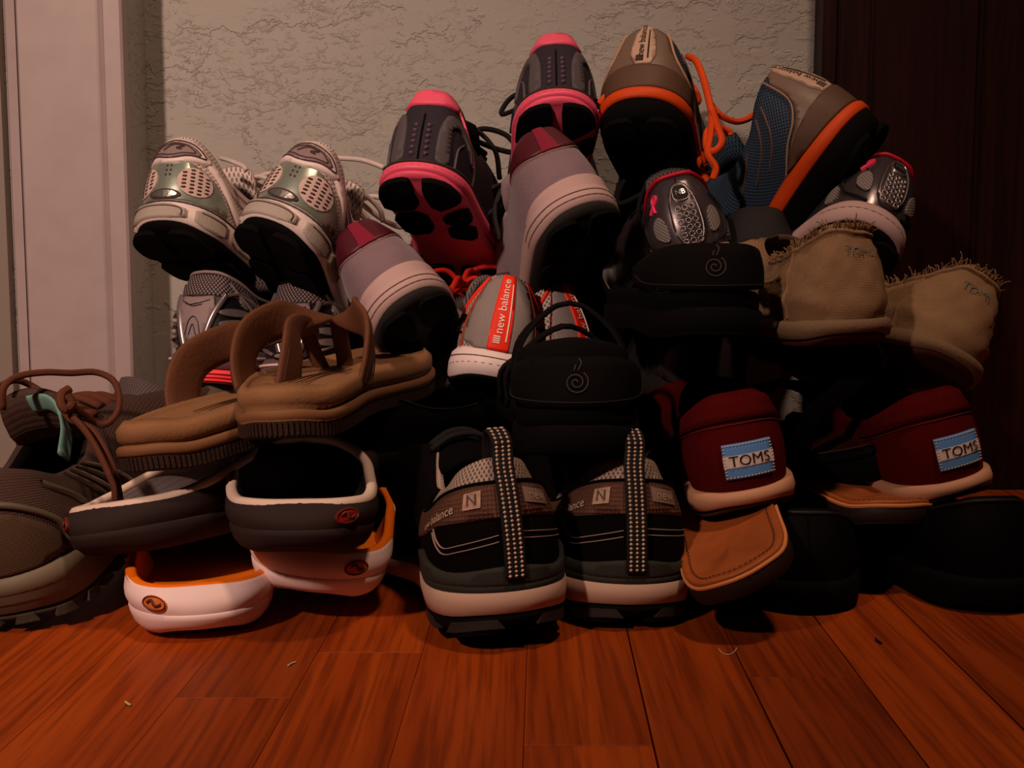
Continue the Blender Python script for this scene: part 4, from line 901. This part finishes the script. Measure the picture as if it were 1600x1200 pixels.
# floor of narrow oak strips; each strip a plank of its own
OAK = wood_mat('oak_strip_varnish', (.240, .031, .0018), (.385, .062, .0036), .50, coat=.0)
V, F = box(-1.0, 1.0, -.3, WALL_Y, -.03, -.006); floor = struct('floor', V, F, mat('subfloor', (.02, .012, .008), .9))
PW = .0585; SK = .024; plank_i = 0; rs = np.random.RandomState(11)
joints = {0: [.53], -1: [.78], 1: [.95], 2: [.62], -2: [.66], -3: [.59, .92], 3: [.80]}
for k in range(-13, 14):
    x0 = .0045 + k * PW; cuts = sorted(joints.get(k, []) + ([] if k in joints else [rs.uniform(.3, .6), rs.uniform(.75, 1.1)])); ys = [-.28] + [c for c in cuts] + [WALL_Y - .004]
    extra = rs.uniform(.0, .25); ys.insert(1, extra)
    for a, b_ in zip(ys[:-1], ys[1:]):
        if b_ - a < .02: continue
        g = .00012 + (.0006 if rs.rand() < .25 else 0); e = .00025; dz = rs.uniform(-.0003, 0)
        X0, X1, Y0, Y1 = x0 + g, x0 + PW - g, a + .0001, b_ - .0001
        sk = lambda x, y: x + SK * (y - .5)
        V = [(sk(X0, Y0), Y0, -.006), (sk(X1, Y0), Y0, -.006), (sk(X1, Y1), Y1, -.006), (sk(X0, Y1), Y1, -.006),
             (sk(X0, Y0), Y0, -e + dz), (sk(X1, Y0), Y0, -e + dz), (sk(X1, Y1), Y1, -e + dz), (sk(X0, Y1), Y1, -e + dz),
             (sk(X0 + e * .6, Y0), Y0 + e, dz), (sk(X1 - e * .6, Y0), Y0 + e, dz), (sk(X1 - e * .6, Y1), Y1 - e, dz), (sk(X0 + e * .6, Y1), Y1 - e, dz)]
        F = [(8, 9, 10, 11)] + [(i, (i + 1) % 4, (i + 1) % 4 + 4, i + 4) for i in range(4)] + [(i + 4, (i + 1) % 4 + 4, (i + 1) % 4 + 8, i + 8) for i in range(4)]
        mk('plank', V, F, OAK, floor, smooth=False); plank_i += 1

# white door casing, left: a moulded board standing proud of the wall
PAINT = mat('cream_gloss_paint', (.440, .375, .370), .45, bump=('noise', 25, .12), vary=.25, vscale=40, col2=(.36, .29, .28))
CY = WALL_Y - .072
def profile(name, pts, z0, z1, m, parent=None):
    n = len(pts); V = [(x, y, z0) for x, y in pts] + [(x, y, z1) for x, y in pts]; F = [(i, (i + 1) % n, n + (i + 1) % n, n + i) for i in range(n)] + [tuple(range(n))[::-1], tuple(range(n, 2 * n))]
    o = mk(name, V, F, m, parent, smooth=False)
    if parent is None: o['kind'] = 'structure'
    return fix(o)
xa = [-0.4410, -0.3674, -0.3658, -0.3629, -0.3611, -0.3451]
profile('trim_1', [ (xa[0], CY + .006), (xa[0] + .002, CY + .004), (xa[1], CY + .004), (xa[1] + .001, CY), (xa[2], CY - .001), (xa[3], CY + .0015), (xa[4], CY - .001), (xa[5] - .002, CY - .001), (xa[5], CY + .001), (xa[5], CY + .014), (xa[0], CY + .014)], 0, 2.1, PAINT)
profile('wall_left', [(-1.6, WALL_Y), (-1.6, CY + .014), (xa[5] - .001, CY + .014), (xa[5] - .001, WALL_Y)], 0, 2.1, PLASTER)
xb = [-0.4536, -0.4425]
profile('trim_2', [(xb[0], CY + .014), (xb[0], CY + .012), (xb[0] + .002, CY + .009), (xb[1], CY + .007), (xb[1], CY + .014)], 0, 2.1, PAINT)
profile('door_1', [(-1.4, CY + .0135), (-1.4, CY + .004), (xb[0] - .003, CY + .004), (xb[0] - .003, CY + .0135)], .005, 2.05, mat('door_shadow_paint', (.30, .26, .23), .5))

# dark wooden cabinet to the right: frame and flat panel
t = thing('wooden_cabinet', 'dark brown wooden cabinet with framed panel standing against the plaster wall', 'cabinet'); t.location = (.55, 1.14, 0)
DW = wood_mat('dark_oak', (.009, .0013, .0005), (.030, .0045, .0014), .5, axis='Z', rand=True); DW2 = wood_mat('dark_oak_panel', (.006, .0008, .0004), (.024, .0034, .0012), .5, axis='Z', rand=False, cath=True, scale=.8)
CF = 1.135
def cb(name, x0, x1, y0, y1, z0, z1, m, bev=.0015, label=None):
    bm = bmesh.new(); bmesh.ops.create_cube(bm, size=1); bmesh.ops.scale(bm, vec=(x1 - x0, y1 - y0, z1 - z0), verts=bm.verts); bmesh.ops.translate(bm, vec=((x0 + x1) / 2 - t.location.x, (y0 + y1) / 2 - t.location.y, (z0 + z1) / 2 - t.location.z), verts=bm.verts)
    if bev: bmesh.ops.bevel(bm, geom=bm.edges, offset=bev, segments=2, affect='EDGES')
    me = bpy.data.meshes.new(name); bm.to_mesh(me); bm.free(); me.materials.append(m); o = bpy.data.objects.new(name, me); COL.objects.link(o); o.parent = t; return o
e0, e1, e2, e3 = .2842, .3264, .4308, .5157
cb('side_panel', e0 + .001, e0 + .018, CF + .021, CF + .36, 0, 1.2, DW); cb('stile', e0, e0 + .013, CF + .004, CF + .02, 0, 1.2, DW); cb('stile', e0 + .0135, e1, CF, CF + .02, 0, 1.2, DW); cb('stile', e2, e3, CF, CF + .02, 0, 1.2, DW)
cb('stile', .80, .90, CF, CF + .02, 0, 1.2, DW); cb('panel', e3, .80, CF + .008, CF + .016, .07, 1.13, DW2, 0); cb('rail', e3, .80, CF, CF + .02, 0, .07, DW); cb('rail', e3, .80, CF, CF + .02, 1.13, 1.2, DW)
cb('top_board', e0, .90, CF, CF + .36, 1.2, 1.22, DW); cb('panel', e1, e2, CF + .008, CF + .016, .07, 1.13, DW2, 0); cb('rail', e1, e2, CF, CF + .02, 0, .07, DW); cb('rail', e1, e2, CF, CF + .02, 1.13, 1.2, DW)
cb('moulding', e1, e1 + .004, CF + .003, CF + .008, .07, 1.13, DW, .001); cb('moulding', e2 - .004, e2, CF + .003, CF + .008, .07, 1.13, DW, .001)

# small litter on the floor
def fleck(name, label, cat, pts, r, m):
    V, F, UV = sweep(pts, 2 * r, 2 * r, 16, 5); o = fix(mk(name, V, F, m, None, UV)); o['label'] = label; o['category'] = cat
for nm, lb, ct, pts, r, m in (
    ('hair', 'short pale curled hair lying on the floor planks', 'hair', [(.1161, .6655), (.1169, .6578), (.1195, .6545), (.1233, .6578), (.1271, .6666)], .0003, mat('pale_fibre', (.55, .40, .28), .8)),
    ('crumb', 'pale crumb lying on the floor at the left', 'crumb', [(-.1912, .5817), (-.1892, .5792), (-.1874, .5774)], .0007, mat('pale_crumb', (.5, .45, .25), .8)),
    ('lint', 'white lint speck on the floor before the orange clogs', 'lint', [(-.1207, .6355), (-.1193, .6396), (-.1176, .6417)], .0005, mat('white_lint', (.5, .42, .38), .8)),
    ('bark_chip', 'small dark chip lying on the floor at the right', 'chip', [(.2095, .6816), (.2096, .6781), (.2104, .6735)], .0007, mat('dark_chip', (.03, .02, .015), .8))):
    fleck(nm, lb, ct, [(x, y, r + .0001) for x, y in pts], r, m)

# ---------------------------------------------------------------- the shoes
def shoe(name, kind, builder, foot, pose, label, cat, group=None, seed=None, **kw):
    cfg = dict(LASTS[kind]); cfg.update(kw); L = Last(foot=foot, **cfg); root = thing(name, label, cat, pose, group); r = builder(root, L); return root, L, r
RUN = 'running shoe'
SHOES = [
 ('running_shoe', 'white', white_runner, -1, ((-0.272, 0.9422, 0.2368), (-14, 25.9, -2)), 'white and silver mesh running shoe at far left of the top row', RUN, 'white running shoes'),
 ('running_shoe', 'white', white_runner, 1, ((-0.182, 0.8919, 0.2370), (-20, 27.0, 16)), 'white and silver running shoe tilted beside the wider grey suede trainer', RUN, 'white running shoes'),
 ('running_shoe', 'pink', pink_runner, -1, ((-0.0722, 0.9097, 0.2743), (-8, 24.0, 2.7)), 'charcoal running shoe with neon pink sole, lower of its pair', RUN, 'pink soled running shoes'),
 ('running_shoe', 'pink', pink_runner, 1, ((0.0350, 0.9655, 0.3360), (-3.0, 32, -1.8)), 'charcoal running shoe with neon pink sole, topmost against the wall', RUN, 'pink soled running shoes'),
 ('suede_trainer', 'maroon', maroon_trainer, -1, ((-0.0700, 0.8714, 0.1830), (15, 25, -30)), 'grey suede trainer with maroon collar above the tan flip flop', 'trainer', 'grey and maroon trainers'),
 ('suede_trainer', 'maroon', maroon_trainer, 1, ((0.0525, 0.8735, 0.2460), (10, 27, -19)), 'grey suede trainer with maroon collar between the pink soled and silver shoes', 'trainer', 'grey and maroon trainers'),
 ('running_shoe', 'blue', blue_runner, -1, ((0.0988, 0.9646, 0.3245), (-12, 25.8, 0)), 'tan and blue running shoe with orange laces standing upright at the top', RUN, 'tan and blue running shoes'),
 ('running_shoe', 'blue', blue_runner, 1, ((0.2790, 0.9396, 0.3150), (42, 24.7, -31)), 'tan and blue running shoe lying on its side against the cabinet', RUN, 'tan and blue running shoes'),
 ('running_shoe', 'silver', silver_runner, -1, ((0.1450, 0.9182, 0.1990), (1.0, 6, -14.5)), 'gunmetal running shoe with crimson collar and ringed heel plaque', RUN, 'gunmetal running shoes'),
 ('running_shoe', 'silver', silver_runner, 1, ((0.2640, 0.8962, 0.2329), (0, 28, 30)), 'gunmetal running shoe half hidden behind the beige canvas shoes', RUN, 'gunmetal running shoes'),
 ('running_shoe', 'coral', coral_runner, -1, ((-0.2439, 0.9253, 0.1122), (-18, 6, -2)), 'black and silver running shoe with coral sole behind the left flip flop', RUN, 'coral soled running shoes'),
 ('running_shoe', 'coral', coral_runner, 1, ((-0.1705, 0.9268, 0.1069), (-12, 8, -2)), 'black and silver running shoe behind the strap of the right flip flop', RUN, 'coral soled running shoes'),
 ('trainer', 'grey', grey_trainer, -1, ((-0.0159, 0.8853, 0.1249), (2.4, 12, 11)), 'pale grey trainer with red lettered heel label in the middle of the pile', 'trainer', 'grey trainers with red trim'),
 ('trainer', 'grey', grey_trainer, 1, ((0.0602, 0.9300, 0.1156), (52, 10, 1.5)), 'grey trainer with red trim mostly hidden behind the black sandal strap', 'trainer', 'grey trainers with red trim'),
 ('walking_shoe', 'hiker', hiker, -1, ((0.0020, 0.6572, 0.0115), (18, 3, -2)), 'black walking shoe with dotted pull loop beside the orange lined clogs', 'walking shoe', 'black walking shoes'),
 ('walking_shoe', 'hiker', hiker, 1, ((0.0716, 0.6974, 0.0044), (5, 2, 1)), 'black walking shoe with dotted pull loop beside the tan leather sandal', 'walking shoe', 'black walking shoes'),
 ('canvas_slip_on', 'red', red_slip_on, -1, ((0.1465, 0.7258, 0.0674), (4, 0, -10)), 'wine red canvas slip on beside the black walking shoes', 'slip on', 'red canvas slip ons'),
 ('canvas_slip_on', 'red', red_slip_on, 1, ((0.2894, 0.7727, 0.0646), (3, 0, -14)), 'wine red canvas slip on at the far right by the cabinet', 'slip on', 'red canvas slip ons'),
 ('canvas_slip_on', 'beige', beige_slip_on, -1, ((0.2190, 0.7671, 0.1680), (14, 1.4, -2)), 'frayed beige canvas slip on sitting level, left of its pair', 'slip on', 'frayed beige slip ons'),
 ('canvas_slip_on', 'beige', beige_slip_on, 1, ((0.2924, 0.8047, 0.1475), (8, 12, 29)), 'frayed beige canvas slip on tipped to the right above the red shoe', 'slip on', 'frayed beige slip ons'),
 ('clog', 'clog', orange_clog, -1, ((-0.176, 0.675, 0.001), (18, 0, 0)), 'white clog with orange lining resting on the floor', 'clog', 'white and orange clogs'),
 ('clog', 'clog', orange_clog, 1, ((-0.121, 0.70, 0.016), (-2, 0, 6)), 'white clog with orange lining tucked under the dark grey clog', 'clog', 'white and orange clogs'),
 ('clog', 'clog', slate_clog, -1, ((-0.243, 0.69, 0.044), (-28, 8, -13)), 'dark grey clog with cream rim beside the olive running shoe', 'clog', 'dark grey clogs'),
 ('clog', 'clog', slate_clog, 1, ((-0.118, 0.66, 0.053), (4, 5, 0)), 'dark grey clog with cream rim and red logo under the tan flip flop', 'clog', 'dark grey clogs'),
 ('running_shoe', 'olive', olive_runner, 1, ((-0.300, 0.70, 0.001), (-14, -10, -8)), 'olive and brown running shoe on the floor at the left edge', RUN, None),
 ('flip_flop', 'tan', flip_flop, -1, ((-0.214, 0.69, 0.092), (-22, -1, -8)), 'tan flip flop with brown strap, lower left of the pair', 'flip flop', 'tan flip flops'),
 ('flip_flop', 'tan', flip_flop, 1, ((-0.131, 0.67, 0.115), (-7, 0, -3)), 'tan flip flop with brown strap, upper right of the pair', 'flip flop', 'tan flip flops'),
 ('leather_sandal', 'leather', leather_sandal, -1, ((0.136, 0.665, 0.028), (-2, -9, -26)), 'tan leather footbed sandal under the left red slip on', 'sandal', 'tan leather sandals'),
 ('leather_sandal', 'leather', leather_sandal, 1, ((0.248, 0.76, 0.046), (5, 0, 0)), 'tan leather footbed sandal under the right red slip on', 'sandal', 'tan leather sandals'),
 ('sandal', 'sandal', black_sandal, -1, ((0.037, 0.70, 0.101), (0, 0, 0)), 'black strap sandal with swirl logo behind the walking shoes', 'sandal', 'black strap sandals'),
 ('sandal', 'sandal', low_sandal, 1, ((0.126, 0.76, 0.167), (0, 0, 0)), 'black strap sandal with swirl logo under the gunmetal shoe', 'sandal', 'black strap sandals'),
 ('buckled_sandal', 'leather', buckled_sandal, 1, ((0.285, 0.82, 0.088), (38, -10, -38)), 'black buckled sandal with dark brown footbed between the red slip ons', 'sandal', None),
 ('dress_shoe', 'black', black_pump, -1, ((0.182, 0.73, 0.001), (-5, 0, 0)), 'plain black shoe on the floor between the leather sandals', 'shoe', 'black floor shoes'),
 ('dress_shoe', 'tall_black', black_pump, 1, ((0.302, 0.73, 0.001), (5, 0, 0)), 'plain black shoe on the floor at the right edge', 'shoe', 'black floor shoes'),
 ('dress_shoe', 'black', black_pump, -1, ((-0.115, 0.80, 0.070), (-25, 0, 0)), 'plain black shoe behind the left walking shoe', 'shoe', None),
 ('running_shoe', 'olive', labelled_runner, 1, ((-0.30, 0.90, 0.035), (-40, 0, 0)), 'grey running shoe behind the tan flip flop by the door casing', RUN, None),
 ('running_shoe', 'blue', dull_runner, 1, ((0.190, 0.94, 0.165), (-10, 5, 0)), 'added black running shoe standing in for the shaded forefoot of the tipped tan and blue shoe', RUN, None),  # dark shoe put in where the tipped shoe's forefoot lies in shade
 ('running_shoe', 'silver', dull_runner, 1, ((0.145, 0.88, 0.10), (0, 0, 0)), 'dark silver mesh running shoe behind the black sandal straps', RUN, None),
]
BUILT = {}
for row in SHOES:
    BUILT[row[5]] = shoe(*row)[0]

def loose(key, name, runs, r, m):
    """lace ends and loops that hang free: cords given in room coordinates, kept as parts of their shoe"""
    root = next(o for l, o in BUILT.items() if key in l); inv = np.array(root.matrix_world.inverted())
    for P in runs:
        P = np.array(P); L = P @ inv[:3, :3].T + inv[:3, 3]; cord(name, L, r, m, root, 60, 7)
loose('olive and brown', 'lace', [
    [(-.3124, .74, .1264), (-.311, .74, .1403), (-.3054, .75, .146), (-.2933, .76, .1474), (-.2809, .77, .146), (-.268, .78, .1455), (-.2567, .78, .1397), (-.2518, .775, .1282), (-.2533, .77, .1185), (-.26, .765, .1134), (-.2682, .76, .1198), (-.2754, .755, .1278), (-.2781, .75, .134)],
    [(-.321, .76, .1393), (-.3157, .77, .1415), (-.3096, .78, .1368), (-.2977, .775, .1303), (-.286, .765, .1249), (-.2765, .755, .1185), (-.263, .75, .1139), (-.2544, .745, .1058), (-.2476, .74, .0947), (-.2424, .735, .0836), (-.2388, .73, .0719)],
    [(-.2728, .745, .1226), (-.2626, .74, .1138), (-.2542, .735, .1034), (-.2471, .73, .0924), (-.2408, .725, .0815), (-.2393, .722, .0735)]], .0022, MATS['brown_lace'])
loose('olive and brown', 'lace_knot', [[(-.2748, .75, .138), (-.2774, .745, .1353), (-.2766, .74, .1304), (-.2736, .74, .1264), (-.2717, .745, .1298), (-.2747, .745, .1346)]], .0030, MATS['brown_lace'])
loose('standing upright', 'lace', [
    [(.1444, 1.02, .383), (.1483, 1.0, .3758), (.1506, .98, .3608), (.1533, .97, .3447), (.1549, .96, .3288), (.1534, .955, .3136), (.1508, .95, .2986), (.1569, .95, .2879), (.1551, .95, .2791)],
    [(.1548, .96, .3337), (.1592, .955, .3185), (.1615, .95, .3073), (.1557, .95, .3005), (.1506, .955, .3039), (.1521, .96, .3166), (.1599, .965, .3195), (.1698, .97, .3176), (.1709, .97, .3141)]], .0029, MATS['orange_lace'])
loose('lying on its side', 'lace', [[(.1544, .97, .3398), (.1635, .97, .3299), (.1765, .98, .3261), (.1885, .99, .3292), (.1945, 1.0, .3333)]], .0026, MATS['orange_lace'])
loose('standing upright', 'lace', [[(.0703, 1.0, .3425), (.0744, 1.0, .3475), (.0793, 1.01, .3519)]], .0024, MATS['orange_lace'])
loose('tilted beside', 'lace', [[(-.1412, 1.0, .2991), (-.1317, .995, .2982), (-.1202, .985, .2964), (-.1089, .975, .2927), (-.1008, .97, .2893)]], .0021, MATS['white_lace'])
loose('at far left of the top row', 'lace', [[(-.2409, 1.02, .3007), (-.2274, 1.0, .2966), (-.216, .99, .2918), (-.2129, .985, .2884)]], .0019, MATS['white_lace'])
